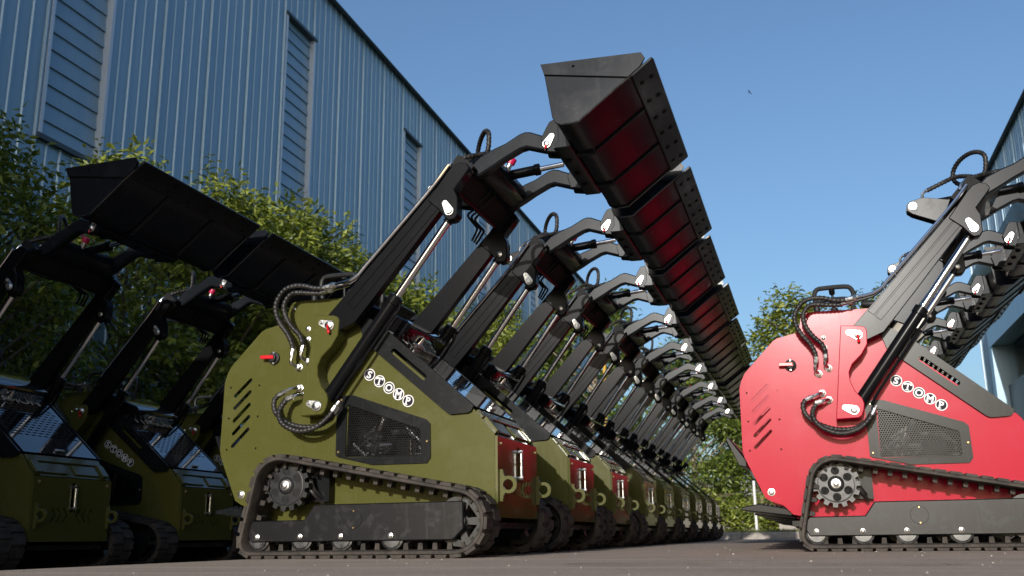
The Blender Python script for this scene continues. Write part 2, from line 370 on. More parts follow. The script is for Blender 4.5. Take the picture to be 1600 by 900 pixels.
def make_tree(name, seed, H, rad, z0, nleaf, L, leafm, barkm, nsprig, clump=.32, trunk_r=.07):
    rnd = random.Random(seed); root = bpy.data.objects.new(name, None); COL.objects.link(root)
    bmt = B(); top = Vector((rnd.uniform(-.15, .15), rnd.uniform(-.15, .15), H*.82))
    limb(bmt, [(0, 0, -.15), (rnd.uniform(-.05, .05), rnd.uniform(-.05, .05), H*.3), top*.75, top], trunk_r, trunk_r*.2)
    cents = []
    for i in range(nsprig):
        z = z0+(H-z0)*((i+rnd.random())/nsprig); f = (z-z0)/(H-z0); rr = rad*(math.sin(math.pi*min(1, .18+.75*f))**.7)*math.sqrt(rnd.uniform(.12, 1))
        an = rnd.uniform(0, 2*math.pi); c = Vector((rr*math.cos(an), rr*math.sin(an), z+rnd.uniform(-.1, .15))); cents.append(c)
        if i % 2 == 0:
            st = Vector((top.x*.5, top.y*.5, max(.3, z-rr*.7-.15))); limb(bmt, [st, st.lerp(c, .55)+Vector((0, 0, .06)), c], trunk_r*.32, .008, 5)
    finish(bmt, barkm, 'trunk', root, smooth=60)
    bm = B()
    for i in range(nleaf):
        c = cents[int(rnd.random()*len(cents))]; k = clump*(.5+rnd.random()*.8)
        v = Vector((rnd.gauss(0, 1), rnd.gauss(0, 1), rnd.gauss(0, .85))).normalized()*k*rnd.random()**.4
        p = c+v; d = (v.normalized()*.8+Vector((rnd.uniform(-1, 1), rnd.uniform(-1, 1), rnd.uniform(-.8, .55)))).normalized()
        nrm = (Vector((0, 0, .35))+Vector((rnd.uniform(-1, 1), rnd.uniform(-1, 1), rnd.uniform(-.3, .6)))+v.normalized()*.7).normalized()
        nrm = (nrm-d*nrm.dot(d)).normalized(); s = rnd.uniform(.7, 1.25); leaf(bm, p, d, nrm, L*s, L*.42*s)
    # upright shoots out of the top
    for i in range(nsprig//3):
        c = cents[-1-int(rnd.random()*len(cents)*.45)]+Vector((rnd.uniform(-.15, .15), rnd.uniform(-.15, .15), 0)); hh = rnd.uniform(.25, .6)
        for j in range(12):
            f = j/12; an = j*2.4; d = Vector((math.cos(an), math.sin(an), .35-.2*f)).normalized(); p = c+Vector((0, 0, hh*(.3+.7*f)))
            nrm = (Vector((0, 0, 1))-d*d.z).normalized(); leaf(bm, p, d, nrm, L*(1.1-.3*f), L*.38)
    finish(bm, leafm, 'crown', root, smooth=60)
    return root
def copy_tree(o, parent=None):
    c = o.copy(); COL.objects.link(c); c.parent = parent
    for ch in o.children: copy_tree(ch, c)
    return c
def tag(o, label, cat, group=None):
    o['label'] = label; o['category'] = cat
    if group: o['group'] = group
protos = [make_tree('hedge_tree', 11+i, 4.6, 1.15, .5, 8500, .118, 'leaf', 'bark', 70) for i in range(3)]
spots = [(-7.0, -3.6, 1.12), (-7.1, 2.4, 1.13), (-6.9, 4.0, 1.13), (-7.1, 5.1, .98), (-6.8, 6.75, .80), (-7.5, 8.1, .62), (-7.4, 9.5, .96), (-7.0, 11.0, .99), (-7.3, 12.4, 1.06),
         (-7.1, 13.6, 1.07), (-7.2, 15.4, 1.06), (-7.0, 17.2, 1.02), (-7.2, 19.2, 1.0), (-7.0, 21.3, 1.06)]
ords = ['first', 'second', 'third', 'fourth', 'fifth', 'sixth', 'seventh', 'eighth', 'ninth', 'tenth', 'eleventh', 'twelfth', 'thirteenth', 'fourteenth', 'fifteenth']
random.seed(3)
for i, (x, y, s) in enumerate(spots):
    o = protos[i] if i < 3 else copy_tree(protos[i % 3])
    o.location = (x, y, -.07); o.rotation_euler.z = i*1.9+.4; o.scale = (s*random.uniform(.95, 1.1), s*random.uniform(.95, 1.1), s)
    tag(o, 'leafy green tree along the left building wall, %s in the line from the camera end' % ords[i], 'tree', 'trees along the left building')
fp = [make_tree('maple_tree', 51+i, 6.2, 2.0, 1.0, 13000, .17, 'leafdark', 'palebark', 90, .55, .14) for i in range(1)]+[make_tree('columnar_tree', 61, 6.0, 1.15, .9, 9000, .15, 'leaf', 'bark', 80, .36, .1)]
fspots = [(-2.5, 24.6, .72, 'large dark green tree with pale trunk at the far end of the middle row'), (.1, 26.2, .97, 'green tree whose top shows behind the red loader rear'),
          (2.3, 27.0, .97, 'green tree behind the red loader arms at the far end'), (-1.0, 25.6, .62, 'small dark green tree between the pale-trunked tree and the red loader'), (-5.2, 26, 1.0, 'tree far behind the middle of the green row arms'), (-8.0, 26.5, 1.05, 'far tree nearest the end of the left building wall')]
for i, (x, y, s, lab) in enumerate(fspots):
    o = fp[i] if i < 2 else copy_tree(fp[(0, 1, 1, 0, 0, 1)[i]]); o.location = (x, y, .1); o.rotation_euler.z = i*2.2; o.scale = (s*(1.2 if i in (1, 2) else 1), s*(1.2 if i in (1, 2) else 1), s); tag(o, lab, 'tree', 'trees beyond the yard')
def shrub(seed, x, y, w, h, lab):
    rnd = random.Random(seed); root = bpy.data.objects.new('shrub', None); COL.objects.link(root); root.location = (x, y, .1); tag(root, lab, 'shrub', 'shrubs on the far verge')
    bm = B()
    for i in range(6): limb(bm, [(0, 0, -.05), (rnd.uniform(-.4, .4)*w, rnd.uniform(-.2, .2), h*.5), (rnd.uniform(-.8, .8)*w, rnd.uniform(-.3, .3), h*.85)], .02, .006, 5)
    finish(bm, 'bark', 'stem', root, smooth=60); bm = B()
    for i in range(2600):
        a = rnd.uniform(0, 6.283); q = math.sqrt(rnd.random()); hh = h*(.75+.25*math.sin(5*a+seed))*math.sqrt(max(0, 1-q*q*.7))
        p = Vector((math.cos(a)*q*w, math.sin(a)*q*.6, rnd.uniform(.02, 1)**.6*hh)); d = Vector((rnd.uniform(-1, 1), rnd.uniform(-1, 1), rnd.uniform(-.3, .8))).normalized()
        nrm = Vector((rnd.uniform(-1, 1), -1, 1)); nrm = (nrm-d*nrm.dot(d)).normalized(); leaf(bm, p, d, nrm, .12, .05)
    finish(bm, 'leaf', 'foliage', root, smooth=60)
shrub(1, -2.2, 22.6, 1.1, 1.0, 'low green shrub left of the white post on the verge'); shrub(2, -.6, 23.4, 1.0, .95, 'low green shrub just behind the white post on the verge'); shrub(3, -4.4, 23.0, 1.3, 1.1, 'low green shrub hidden behind the far green loaders')
shrub(4, 1.6, 23.5, 1.4, .8, 'low green shrub behind the red loader tracks')
# grass on the verge
rnd = random.Random(9); bm = B()
for i in range(14000):
    x = rnd.uniform(-6, 5); y = 16.6+5.5*rnd.random()**1.5; h = rnd.uniform(.03, .085); a = rnd.uniform(0, 6.28); dx, dy = math.cos(a)*.006, math.sin(a)*.006
    bm.faces.new((bm.verts.new((x-dx, y-dy, .098)), bm.verts.new((x+dx, y+dy, .098)), bm.verts.new((x+rnd.uniform(-.03, .03), y+rnd.uniform(-.03, .03), .1+h))))
MT['grass'] = leafmat('grass_blade', (.09, .11, .02), (.2, .21, .05), .2)
g = finish(bm, 'grass', 'verge_grass', kind='stuff'); tag(g, 'short green grass on the verge behind the kerb', 'grass')
# white post, concrete block, street pole
bm = B(); cyl(bm, (-.93, 19.9, .08), (-.93, 19.9, 1.05), .028, n=12); lathe(bm, (-.93, 19.9, 1.05), (0, 0, 1), [(0, .028), (.02, .022), (.028, .005)], 12)
lathe(bm, (-.93, 19.9, .09), (0, 0, 1), [(0, .06), (.03, .06), (.035, .03)], 12)
o = finish(bm, 'white', 'marker_post', bev=0); tag(o, 'thin white post standing on the grass verge beside the red loader', 'post')
bm = B(); box(bm, -.55, .75, 21.0, 21.25, .05, .62); box(bm, -.58, .78, 20.97, 21.28, .622, .68); o = finish(bm, 'concrete', 'low_wall', bev=.01); tag(o, 'low concrete wall on the verge behind the red loader platform', 'wall')
MT['yellow'] = plain('yellow_paint', (.55, .33, .03), .5)
bm = B(); cyl(bm, (-4.1, 21.5, .05), (-4.05, 21.5, 3.9), .05, .04, 12); box(bm, -4.25, -3.95, 21.45, 21.55, 3.9, 4.0); lathe(bm, (-4.1, 21.5, .06), (0, 0, 1), [(0, .12), (.05, .12), (.06, .05)], 12)
o = finish(bm, 'yellow', 'yellow_pole'); tag(o, 'slim yellow pole behind the raised arms of the middle row', 'pole')
# far low building band and a flying bird
bm = B(); box(bm, -14, 16, 58, 60, 0, 2.1); plate(bm, [(57.6, 2.1), (60.4, 2.1), (59, 3.0)], -14.3, 16.3, mp=lambda a, b, w: Vector((w, a, b))); o = finish(bm, 'concrete', 'far_building'); tag(o, 'low pale building glimpsed under the trees far behind the verge', 'building')
bm = B()
plate(bm, [(0, -.12), (.035, 0), (.01, .16), (-.01, .16), (-.035, 0)], -.03, .03, ax='z')
plate(bm, [(.02, .05), (.35, -.02), (.55, -.1), (.33, -.1), (.02, -.05)], .0, .012, ax='z'); plate(bm, [(-.02, .05), (-.35, -.02), (-.55, -.1), (-.33, -.1), (-.02, -.05)], .0, .012, ax='z')
bird = finish(bm, 'void', 'bird'); pix = (1171, 144)
v = rt*(pix[0]-800)-up2*(pix[1]-450)+fw*FPX; bird.location = Vector((0, 0, CAMH))+v.normalized()*120; bird.rotation_euler = (R(10), R(15), R(70)); tag(bird, 'tiny dark bird flying in the blue sky', 'bird')

# ------------------------------------------------------------------ one tracked mini loader
BOOM = set()
def y_(s, o): return s*(HALF+o)           # o = distance outside the body side
def make_loader():
    T = bpy.data.objects.new('mini_track_loader', None); COL.objects.link(T)
    near = -1
    slots = []
    for a, b in (((-.283, .663), (-.213, .728)), ((-.283, .611), (-.214, .677)), ((-.283, .557), (-.214, .624)), ((-.283, .504), (-.214, .573)), ((-.284, .452), (-.214, .521))):
        d = Vector((b[0]-a[0], b[1]-a[1])).normalized(); n = Vector((-d.y, d.x)); r_ = .0075; pts = []
        for c, sg in ((b, 1), (a, -1)):
            for k in range(5):
                th = -math.pi/2+math.pi*k/4; q = Vector(c)+(d*math.cos(th)+n*math.sin(th))*r_*sg; pts.append((q.x, q.y))
        slots.append(pts)
    holes = [circ(x, z, .0045, 8) for x, z in ((-.307, .699), (-.171, .702), (-.309, .569), (-.171, .572), (-.31, .438), (-.173, .44))]
    win = [(.245, .60), (.566, .49), (.566, .385), (.24, .39)]
    outline = [(-.025, 1.05), (.02, 1.053), (.25, 1.05), (.29, .95), (.385, .852), (.735, .556), (.783, .560), (.868, .459), (.868, .15), (.80, .13), (0, .13), (-.142, .155), (-.181, .195), (-.228, .212), (-.256, .229),
               (-.336, .41), (-.342, .44), (-.338, .72), (-.328, .755), (-.31, .79), (-.175, .93), (-.155, .942), (-.125, .948), (-.075, .96), (-.055, .978), (-.048, 1.01), (-.042, 1.035)]
    for s in (-1, 1):
        bm = B(); plate(bm, outline, y_(s, -.008), y_(s, 0), slots+holes+[win]); sp = finish(bm, 'olive', 'side_panel', T)
        if s < 0:
            for (x, z, r_) in ((.048, .929, .009), (.049, .886, .009), (-.229, .253, .013), (-.02, 1.02, .005)):
                bm = B(); lathe(bm, (x, y_(s, -.001), z), (0, s, 0), [(0, r_*1.25), (.003, r_*1.25), (.0035, r_), (.010, r_*.9), (.012, r_*.5)], 12); finish(bm, 'zinc', 'bolt', sp)
    # hull between the panels
    bm = B(); plate(bm, [(-.10, .16), (.86, .16), (.86, .44), (.77, .54), (.40, .855), (.25, 1.0), (-.03, 1.03), (-.08, .9)], -HALF+.10, HALF-.10); finish(bm, 'void', 'engine_bay_dark', T)  # solid black block stands in for the dark seen through the slots
    bm = B(); plate(bm, [(-.115, .17), (-.10, .17), (-.03, 1.04), (.25, 1.042), (.25, 1.052), (-.045, 1.05)], -HALF+.012, HALF-.012); finish(bm, 'olive', 'rear_cowl', T)
    bm = B(); box(bm, -.15, .86, -HALF+.012, HALF-.012, .105, .128); finish(bm, 'blacksatin', 'belly_plate', T)
    # operator platform and guard
    bm = B(); plate(bm, [(-.37, .178), (-.15, .150), (-.14, .162), (-.15, .180), (-.29, .205), (-.365, .192)], -.25, .25); pf = finish(bm, 'blacksatin', 'operator_platform', T, bev=.004)
    for i in range(7):
        bm = B(); x = -.285+i*.019; zz = .180+.025*(-.15-x)/.14
        box(bm, x, x+.012, -.23, .23, zz-.004, zz+.005); finish(bm, 'blacksatin', 'tread_bar', pf)
    bm = B(); plate(bm, [(-.425, .505), (-.41, .508), (-.335, .40), (-.335, .37), (-.37, .38)], -.2, .2); finish(bm, 'blacksatin', 'thigh_pad', T, bev=.003)
    # front plate with chevron cut-outs
    ch = []
    for sg in (-1, 1):
        for i in range(3):
            a = sg*(.145-.042*i); w = .006; d = -sg*.028
            ch.append([(a-w, .305), (a+w, .305), (a+w+d, .27), (a+w, .235), (a-w, .235), (a-w+d, .27)])
    bm = B(); plate(bm, [(-HALF, .145), (HALF, .145), (HALF, .452), (-HALF, .452)], .869, .879, ch+[[(-.014, .287), (.014, .287), (.014, .428), (-.014, .428)]], ax='x'); fpz = finish(bm, 'front', 'front_plate', T)
    for y in (-.245, .245):
        bm = B(); lathe(bm, (.878, y, .425), (1, 0, 0), [(0, .008), (.003, .008), (.004, .006), (.009, .005)], 10); finish(bm, 'brass', 'bolt', fpz)
    bm = B(); cyl(bm, (.892, 0, .300), (.892, 0, .416), .0075, n=12)
    for z in (.305, .409): cyl(bm, (.876, 0, z), (.9, 0, z), .0095, n=10)
    finish(bm, 'zinc', 'front_handle', T)
    for y in (-.258, .254):
        arc = [(.915+.033*math.cos(a), .267+.033*math.sin(a)) for a in [R(115-230*i/14) for i in range(15)]]
        bm = B(); plate(bm, [(.880, .205), (.892, .205), (.894, .225)]+arc[::-1]+[(.894, .31), (.892, .325), (.880, .325)], y, y+.012, [circ(.913, .267, .0205, 16)]); finish(bm, 'olive', 'tie_down_loop', T)
    # sloped nose with vents
    nd = Vector((.868-.783, 0, .459-.560)); L = nd.length; nd.normalize(); nn = Vector((-nd.z, 0, nd.x))
    def nose(u, y, w): return Vector((.783, 0, .560))+nd*u+nn*w+Vector((0, y, 0))
    bm = B(); plate(bm, [(0, -HALF+.009), (L, -HALF+.009), (L, HALF-.009), (0, HALF-.009)], -.012, -.003, mp=lambda a, b, w: nose(a, b, w)); nz = finish(bm, 'front', 'nose_panel', T)
    for (u0, u1, ya, yb, w) in ((.006, .045, -.262, .262, .008), (.055, .118, -.20, -.03, .006), (.055, .118, .03, .20, .006), (.05, .125, -.262, -.215, .016), (.05, .125, .215, .262, .016)):
        bm = B(); plate(bm, [(u0, ya), (u1, ya), (u1, yb), (u0, yb)], -.002, w, mp=lambda a, b, w: nose(a, b, w)); finish(bm, 'front', 'vent_cover', nz, bev=.002)
    # hood: perforated glossy sheet
    h0 = Vector((.40, 0, .905)); h1 = Vector((.786, 0, .571)); hd = (h1-h0); HL = hd.length; hd.normalize(); hn = Vector((-hd.z, 0, hd.x))
    def hp(u, y, w): return h0+hd*u+hn*w+Vector((0, y, 0))
    W2 = .262; bm = B()
    def hq(ua, ub, ya, yb): plate(bm, [(ua, ya), (ub, ya), (ub, yb), (ua, yb)], -.003, 0, mp=hp)
    u = .075; hq(0, u, -W2, W2)
    for rr in range(13):
        off = (rr % 3)*.014; y = -W2+.03+off; last = -W2
        while y+.03 < W2-.02: hq(u, u+.009, last, y); last = y+.03; y += .044
        hq(u, u+.009, last, W2); hq(u+.009, u+.0235, -W2, W2); u += .0235
    hq(u, HL, -W2, W2); hood = finish(bm, 'hood', 'hood', T)
    bm = B(); plate(bm, [(HL-.035, -.03), (HL-.02, -.03), (HL-.02, .03), (HL-.035, .03)], .001, .012, mp=hp); finish(bm, 'zinc', 'hood_latch', hood, bev=.002)
    bm = B(); lathe(bm, hp(.05, -.03, .0), hn, [(0, .022), (.006, .022), (.012, .012), (.03, .009), (.05, .008), (.052, .004)], 12); finish(bm, 'chrome', 'filler_neck', hood)
    bm = B(); plate(bm, [(.03, -.075), (.055, -.085), (.08, -.03), (.06, .01), (.03, .0)], .001, .014, mp=hp); finish(bm, 'zinc', 'latch_plate', hood, bev=.003)
    me = text_mesh('TYPHON', .085, .0004, .0004); me.transform(Matrix(((0, -1, 0, 0), (1, 0, 0, 0), (0, 0, 1, 0), (0, 0, 0, 1))))
    for v in me.vertices: q = hp(.05+v.co.x*.85, v.co.y*1.15, .0012+v.co.z); v.co = q
    me.materials.append(MT['white']); lo = bpy.data.objects.new('hood_lettering', me); COL.objects.link(lo); lo.parent = hood
    # hood side flanges with long slot
    sl_a, sl_b = Vector((.446, .806)), Vector((.577, .694)); d = (sl_b-sl_a).normalized(); n = Vector((-d.y, d.x)); slot = []
    for c, sg in ((sl_b, 1), (sl_a, -1)):
        for k in range(5):
            th = -math.pi/2+math.pi*k/4; q = c+(d*math.cos(th)+n*math.sin(th))*.0125*sg; slot.append((q.x, q.y))
    for s in (-1, 1):
        bm = B(); plate(bm, [(.285, .945), (.31, .862), (.34, .832), (.676, .548), (.692, .541), (.762, .544), (.776, .551), (.785, .570), (.425, .887), (.40, .906), (.33, .955), (.30, .962)], y_(s, .002), y_(s, .016), [slot]); finish(bm, 'blacksatin', 'hood_flange', T)
    # dash housing behind the hood
    bm = B(); plate(bm, [(.20, 1.055), (.262, 1.052), (.462, .955), (.486, .925), (.42, .872), (.30, .90), (.20, 1.0)], -.21, .21); finish(bm, 'hood', 'dash_housing', T, bev=.008)
    # grille: frame, perforated mesh, engine parts behind it
    go = [(.196, .625), (.206, .637), (.27, .637), (.586, .527), (.603, .510), (.606, .378), (.590, .356), (.36, .356), (.205, .392), (.197, .40)]; gi = [(.248, .600), (.556, .492), (.564, .482), (.565, .392), (.556, .386), (.25, .388), (.24, .398), (.24, .592)]
    def inside(x, z, P):
        c = False; j = len(P)-1
        for i in range(len(P)):
            if (P[i][1] > z) != (P[j][1] > z) and x < (P[j][0]-P[i][0])*(z-P[i][1])/(P[j][1]-P[i][1])+P[i][0]: c = not c
            j = i
        return c
    for s in (-1, 1):
        bm = B(); plate(bm, go, y_(s, .001), y_(s, .008), [gi]); gf = finish(bm, 'blacksatin', 'grille_frame', T)
        for x, z in ((.217, .62), (.21, .41), (.592, .44)):
            bm = B(); lathe(bm, (x, y_(s, .007), z), (0, s, 0), [(0, .006), (.004, .006), (.007, .003)], 8); finish(bm, 'brass', 'grille_bolt', gf)
        bm = B(); pit = .0105; rowh = pit*.866; big = [(.238, .608), (.572, .492), (.572, .380), (.232, .382)]; yy = y_(s, -.001); vc = {}
        def V(x, z):
            k = (round(x, 4), round(z, 4))
            if k not in vc: vc[k] = bm.verts.new((x, yy, z))
            return vc[k]
        for r_ in range(28):
            for c in range(36):
                cx = .225+c*pit+(pit/2 if r_ % 2 else 0); cz = .378+r_*rowh
                if not inside(cx, cz, big): continue
                A = [V(cx+pit/math.sqrt(3)*math.cos(R(30+60*i)), cz+pit/math.sqrt(3)*math.sin(R(30+60*i))) for i in range(6)]
                I = [V(cx+pit*.39*math.cos(R(30+60*i)), cz+pit*.39*math.sin(R(30+60*i))) for i in range(6)]
                for i in range(6): bm.faces.new((A[i], A[(i+1) % 6], I[(i+1) % 6], I[i]))
        finish(bm, 'mesh', 'grille_mesh', gf)
        if s < 0:
            bm = B()
            rr_ = random.Random(4)
            for i in range(16):
                x0, z0 = rr_.uniform(.24, .55), rr_.uniform(.38, .50); an2 = rr_.choice((0, 1.57, .6, 2.4, 1.2)); l2 = rr_.uniform(.03, .12); yq = y_(s, -rr_.uniform(.03, .075))
                cyl(bm, (x0, yq, z0), (x0+l2*math.cos(an2), yq+rr_.uniform(-.01, .01), z0+l2*math.sin(an2)), rr_.uniform(.006, .018), n=10)
            cyl(bm, (.33, y_(s, -.07), .40), (.36, y_(s, -.06), .52), .02, n=12)
            finish(bm, 'engine', 'engine_plumbing', T)
    # STOMP badges
    pos = [(.335, .719), (.379, .690), (.422, .661), (.464, .633), (.506, .604)]
    for (x, z), chh in zip(pos, 'STOMP'):
        bm = B(); plate(bm, circ(x, z, .0245, 24), y_(-1, .0005), y_(-1, .0012)); bd = finish(bm, 'white', 'badge', T)
        bm = B(); plate(bm, circ(x, z, .0205, 24), y_(-1, .0014), y_(-1, .0019)); finish(bm, 'navy', 'badge_disc', bd)
        me = text_mesh(chh, .040, .0012, .0003); ca, sa = math.cos(R(-14)), math.sin(R(-14)); zz = [v.co.y for v in me.vertices]; mid = (min(zz)+max(zz))/2; xx = [v.co.x for v in me.vertices]; midx = (min(xx)+max(xx))/2; hw = (max(xx)-min(xx))/2; hh = (max(zz)-min(zz))/2
        def put(px, py): return (x+px*ca-py*sa, z+px*sa+py*ca)
        for v in me.vertices:
            q = put(v.co.x-midx, v.co.y-mid); v.co = Vector((q[0], y_(-1, .0024)-v.co.z, q[1]))
        bm = B(); bm.from_mesh(me); bpy.data.meshes.remove(me)
        bars = {'T': [(0, -hh, .008), (-hw, hh-.005, .003), (hw, hh-.005, .003)], 'M': [(-hw+.003, -hh, .0065), (hw-.003, -hh, .0065), (-hw+.001, hh, .004), (hw-.001, hh, .004)], 'P': [(-hw+.003, -hh, .007), (-hw, hh, .004)], 'S': [(-hw+.001, -hh+.005, .0025), (hw-.001, hh-.005, .0025)]}.get(chh, [])
        for bx, by, bw in bars:
            hgt = .0018 if abs(abs(by)-hh) < 1e-6 else .004
            plate(bm, [put(bx-bw, by-hgt), put(bx+bw, by-hgt), put(bx+bw, by+hgt), put(bx-bw, by+hgt)], y_(-1, .0022), y_(-1, .0029))
        finish(bm, 'white', 'badge_letter', bd)
    # undercarriage, both sides
    spc, idc, rrc = (.047, .277), (.772, .131), (-.058, .064)
    path0 = hull2(circ(*spc, .111, 40)+circ(*idc, .121, 44)+circ(*rrc, .055, 28))
    # resample the belt path evenly
    def resample(P, n):
        P = P+[P[0]]; Ls = [0]
        for a, b in zip(P, P[1:]): Ls.append(Ls[-1]+math.dist(a, b))
        out = []; j = 0
        for i in range(n):
            s = Ls[-1]*i/n
            while Ls[j+1] < s: j += 1
            f = (s-Ls[j])/max(1e-9, Ls[j+1]-Ls[j]); out.append((P[j][0]+(P[j+1][0]-P[j][0])*f, P[j][1]+(P[j+1][1]-P[j][1])*f))
        return out
    NB = 168; path = resample(path0, NB)
    nrm = []
    for i in range(NB):
        a, b = path[i-1], path[(i+1) % NB]; tx, tz = b[0]-a[0], b[1]-a[1]; l = math.hypot(tx, tz); nrm.append((tz/l, -tx/l))
    for s in (-1, 1):
        ya, yb = y_(s, .03), y_(s, .20); bm = B(); rows = []
        for (x, z), (nx, nz_) in zip(path, nrm):
            rows.append([bm.verts.new(q) for q in ((x, ya, z), (x+nx*.0, yb-s*.012, z+nz_*.0), (x-nx*.006, yb, z-nz_*.006), (x-nx*.016, yb, z-nz_*.016), (x-nx*.021, yb-s*.01, z-nz_*.021), (x-nx*.021, ya, z-nz_*.021))])
        for i in range(NB):
            a, b = rows[i], rows[(i+1) % NB]
            for k in range(6): bm.faces.new((a[k], a[(k+1) % 6], b[(k+1) % 6], b[k]))
        def lug(i, span, y0, y1, h, taper, skew=0):
            v = []
            for f, hh, tp in ((-1, -.003, 0), (1, -.003, 0), (1, h, taper), (-1, h, taper)):
                j = (i+f*span*(1-tp)); j0 = int(math.floor(j)) % NB; fr = j-math.floor(j); j1 = (j0+1) % NB
                px = path[j0][0]*(1-fr)+path[j1][0]*fr; pz = path[j0][1]*(1-fr)+path[j1][1]*fr; nx = nrm[j0][0]*(1-fr)+nrm[j1][0]*fr; nz_ = nrm[j0][1]*(1-fr)+nrm[j1][1]*fr
                if h < 0: px -= nx*.021; pz -= nz_*.021; hv = hh if hh == h else .003
                else: hv = hh
                v.append((px+nx*hv, pz+nz_*hv))
            plate(bm, v, y0, y1)
        for i in range(0, NB, 4):                          # tread blocks in two staggered columns
            lug(i, 1.62, y_(s, .197), y_(s, .123), .0085, .14); lug(i+2, 1.55, y_(s, .113), y_(s, .034), .010, .16)
        finish(bm, 'track', 'rubber_track', T, smooth=40)
        bm = B()
        for i in range(0, NB, 4): lug(i+1, .75, y_(s, .140), y_(s, .095), -.024, .25)
        finish(bm, 'track', 'drive_lugs', T, kind='stuff')
        teeth = []
        for k in range(15):
            for da, rr in ((-.15, .082), (-.105, .0985), (.105, .0985), (.15, .082)): a = 2*math.pi*k/15+da*.9; teeth.append((spc[0]+rr*math.cos(a), spc[1]+rr*math.sin(a)))
        bm = B(); plate(bm, teeth, y_(s, .10), y_(s, .125), [circ(spc[0]+.055*math.cos(R(60*k+30)), spc[1]+.055*math.sin(R(60*k+30)), .0175, 14) for k in range(6)])
        lathe(bm, (spc[0], y_(s, .115), spc[1]), (0, s, 0), [(0, .034), (.012, .034), (.018, .028), (.02, .02)], 20)
        lathe(bm, (spc[0], y_(s, .123), spc[1]), (0, s, 0), [(0, .077), (.006, .077), (.0065, .073), (.0, .072)], 30)
        sp = finish(bm, 'cast', 'drive_sprocket', T)
        bm = B(); lathe(bm, (spc[0], y_(s, .133), spc[1]), (0, s, 0), [(0, .019), (.006, .019), (.007, .012), (.014, .011), (.016, .006)], 14); finish(bm, 'zinc', 'hub_nut', sp)
        bm = B(); lathe(bm, (spc[0], y_(s, .0), spc[1]), (0, s, 0), [(0, .075), (.06, .075), (.07, .055), (.10, .05)], 20); box(bm, .06, .195, *sorted((y_(s, .002), y_(s, .05))), .215, .37); finish(bm, 'blacksatin', 'drive_motor', T)
        if s < 0:
            for k, (a, b) in enumerate((((.10, .30), (.165, .262)), ((.098, .262), (.17, .24)))):
                bm = B(); tube(bm, [(a[0], y_(s, .07), a[1]), (a[0]+.025, y_(s, .085), a[1]+.008), (b[0]-.02, y_(s, .08), b[1]), (b[0], y_(s, .05), b[1]-.03)], .008, 8, .01); cyl(bm, (a[0]-.012, y_(s, .07), a[1]-.004), (a[0]+.006, y_(s, .078), a[1]+.003), .010, n=8); finish(bm, 'hose', 'motor_hose', T)
        bm = B(); plate(bm, [(-.070, .142), (.152, .144), (.193, .2), (.797, .203), (.799, .104), (.757, .064), (-.074, .062), (-.088, .085), (-.086, .125)], y_(s, .05), y_(s, .165)); fr = finish(bm, 'frame', 'track_frame', T, bev=.004)
        bm = B(); plate(bm, circ(.36, .143, .036, 28), y_(s, .164), y_(s, .1675)); finish(bm, 'frame', 'cover_disc', fr, bev=.001)
        for z in (.112, .174):
            bm = B(); lathe(bm, (.361, y_(s, .167), z), (0, s, 0), [(0, .004), (.003, .003)], 8); finish(bm, 'brass', 'cover_screw', fr)
        for x in (-.047, .137, .307, .512):
            bm = B(); lathe(bm, (x, y_(s, .055), .0745), (0, s, 0), [(0, .045), (.02, .045), (.024, .03), (.07, .03), (.074, .0455), (.096, .0455), (.098, .038), (.102, .036), (.103, .012)], 24); rl = finish(bm, 'steel', 'track_roller', T)
            bm = B(); lathe(bm, (x, y_(s, .164), .082), (0, s, 0), [(0, .0105), (.003, .0105), (.0035, .0085), (.009, .008), (.011, .004)], 10); finish(bm, 'zinc', 'roller_bolt', rl)
        spk = [[(idc[0]+r_*math.cos(R(72*k+a)), idc[1]+r_*math.sin(R(72*k+a))) for r_, a in ((.034, 20), (.034, 52), (.07, 60), (.07, 12))] for k in range(5)]
        bm = B(); plate(bm, circ(*idc, .091, 32), y_(s, .085), y_(s, .13), spk); lathe(bm, (idc[0], y_(s, .07), idc[1]), (0, s, 0), [(0, .03), (.085, .03), (.09, .02)], 16); finish(bm, 'cast', 'idler_wheel', T)
    # arm brackets with pins
    brk = [(.124, .965), (.205, .958), (.224, .952), (.232, .935), (.228, .875), (.20, .83), (.158, .79), (.142, .755), (.144, .715), (.16, .672), (.187, .637), (.193, .615), (.188, .588), (.178, .565), (.165, .556), (.071, .553)]
    for s in (-1, 1):
        bm = B(); plate(bm, brk, y_(s, .001), y_(s, .085)); bk = finish(bm, 'olive', 'arm_bracket', T, bev=.003)
        for (px, pz), (qx, qz) in (((.191, .917), (.155, .930)), ((.148, .590), (.112, .602))):
            d = Vector((qx-px, qz-pz)); ang = math.atan2(d.y, d.x); pts = [(px+.021*math.cos(ang+R(95+i*170/9)), pz+.021*math.sin(ang+R(95+i*170/9))) for i in range(10)]
            pts += [(qx+.0125*math.cos(ang+R(-80+i*160/7)), qz+.0125*math.sin(ang+R(-80+i*160/7))) for i in range(8)]
            bm = B(); plate(bm, pts, y_(s, .086), y_(s, .091)); kp = finish(bm, 'zinc', 'pin_keeper', bk, bev=.001)
            bm = B(); lathe(bm, (px, y_(s, .09), pz), (0, s, 0), [(0, .016), (.009, .016), (.011, .013)], 18); lathe(bm, (qx, y_(s, .09), qz), (0, s, 0), [(0, .007), (.005, .007), (.007, .004)], 8); finish(bm, 'zinc', 'pivot_pin', bk)
        if s < 0:
            bm = B(); tube(bm, [(.191, y_(s, .102), .915), (.192, y_(s, .108), .905), (.194, y_(s, .103), .895)], .005, 6, .004); lathe(bm, (.194, y_(s, .1), .893), (0, 0, -1), [(0, .006), (.006, .007), (.012, .004)], 8); finish(bm, 'redplastic', 'grease_cap', bk)
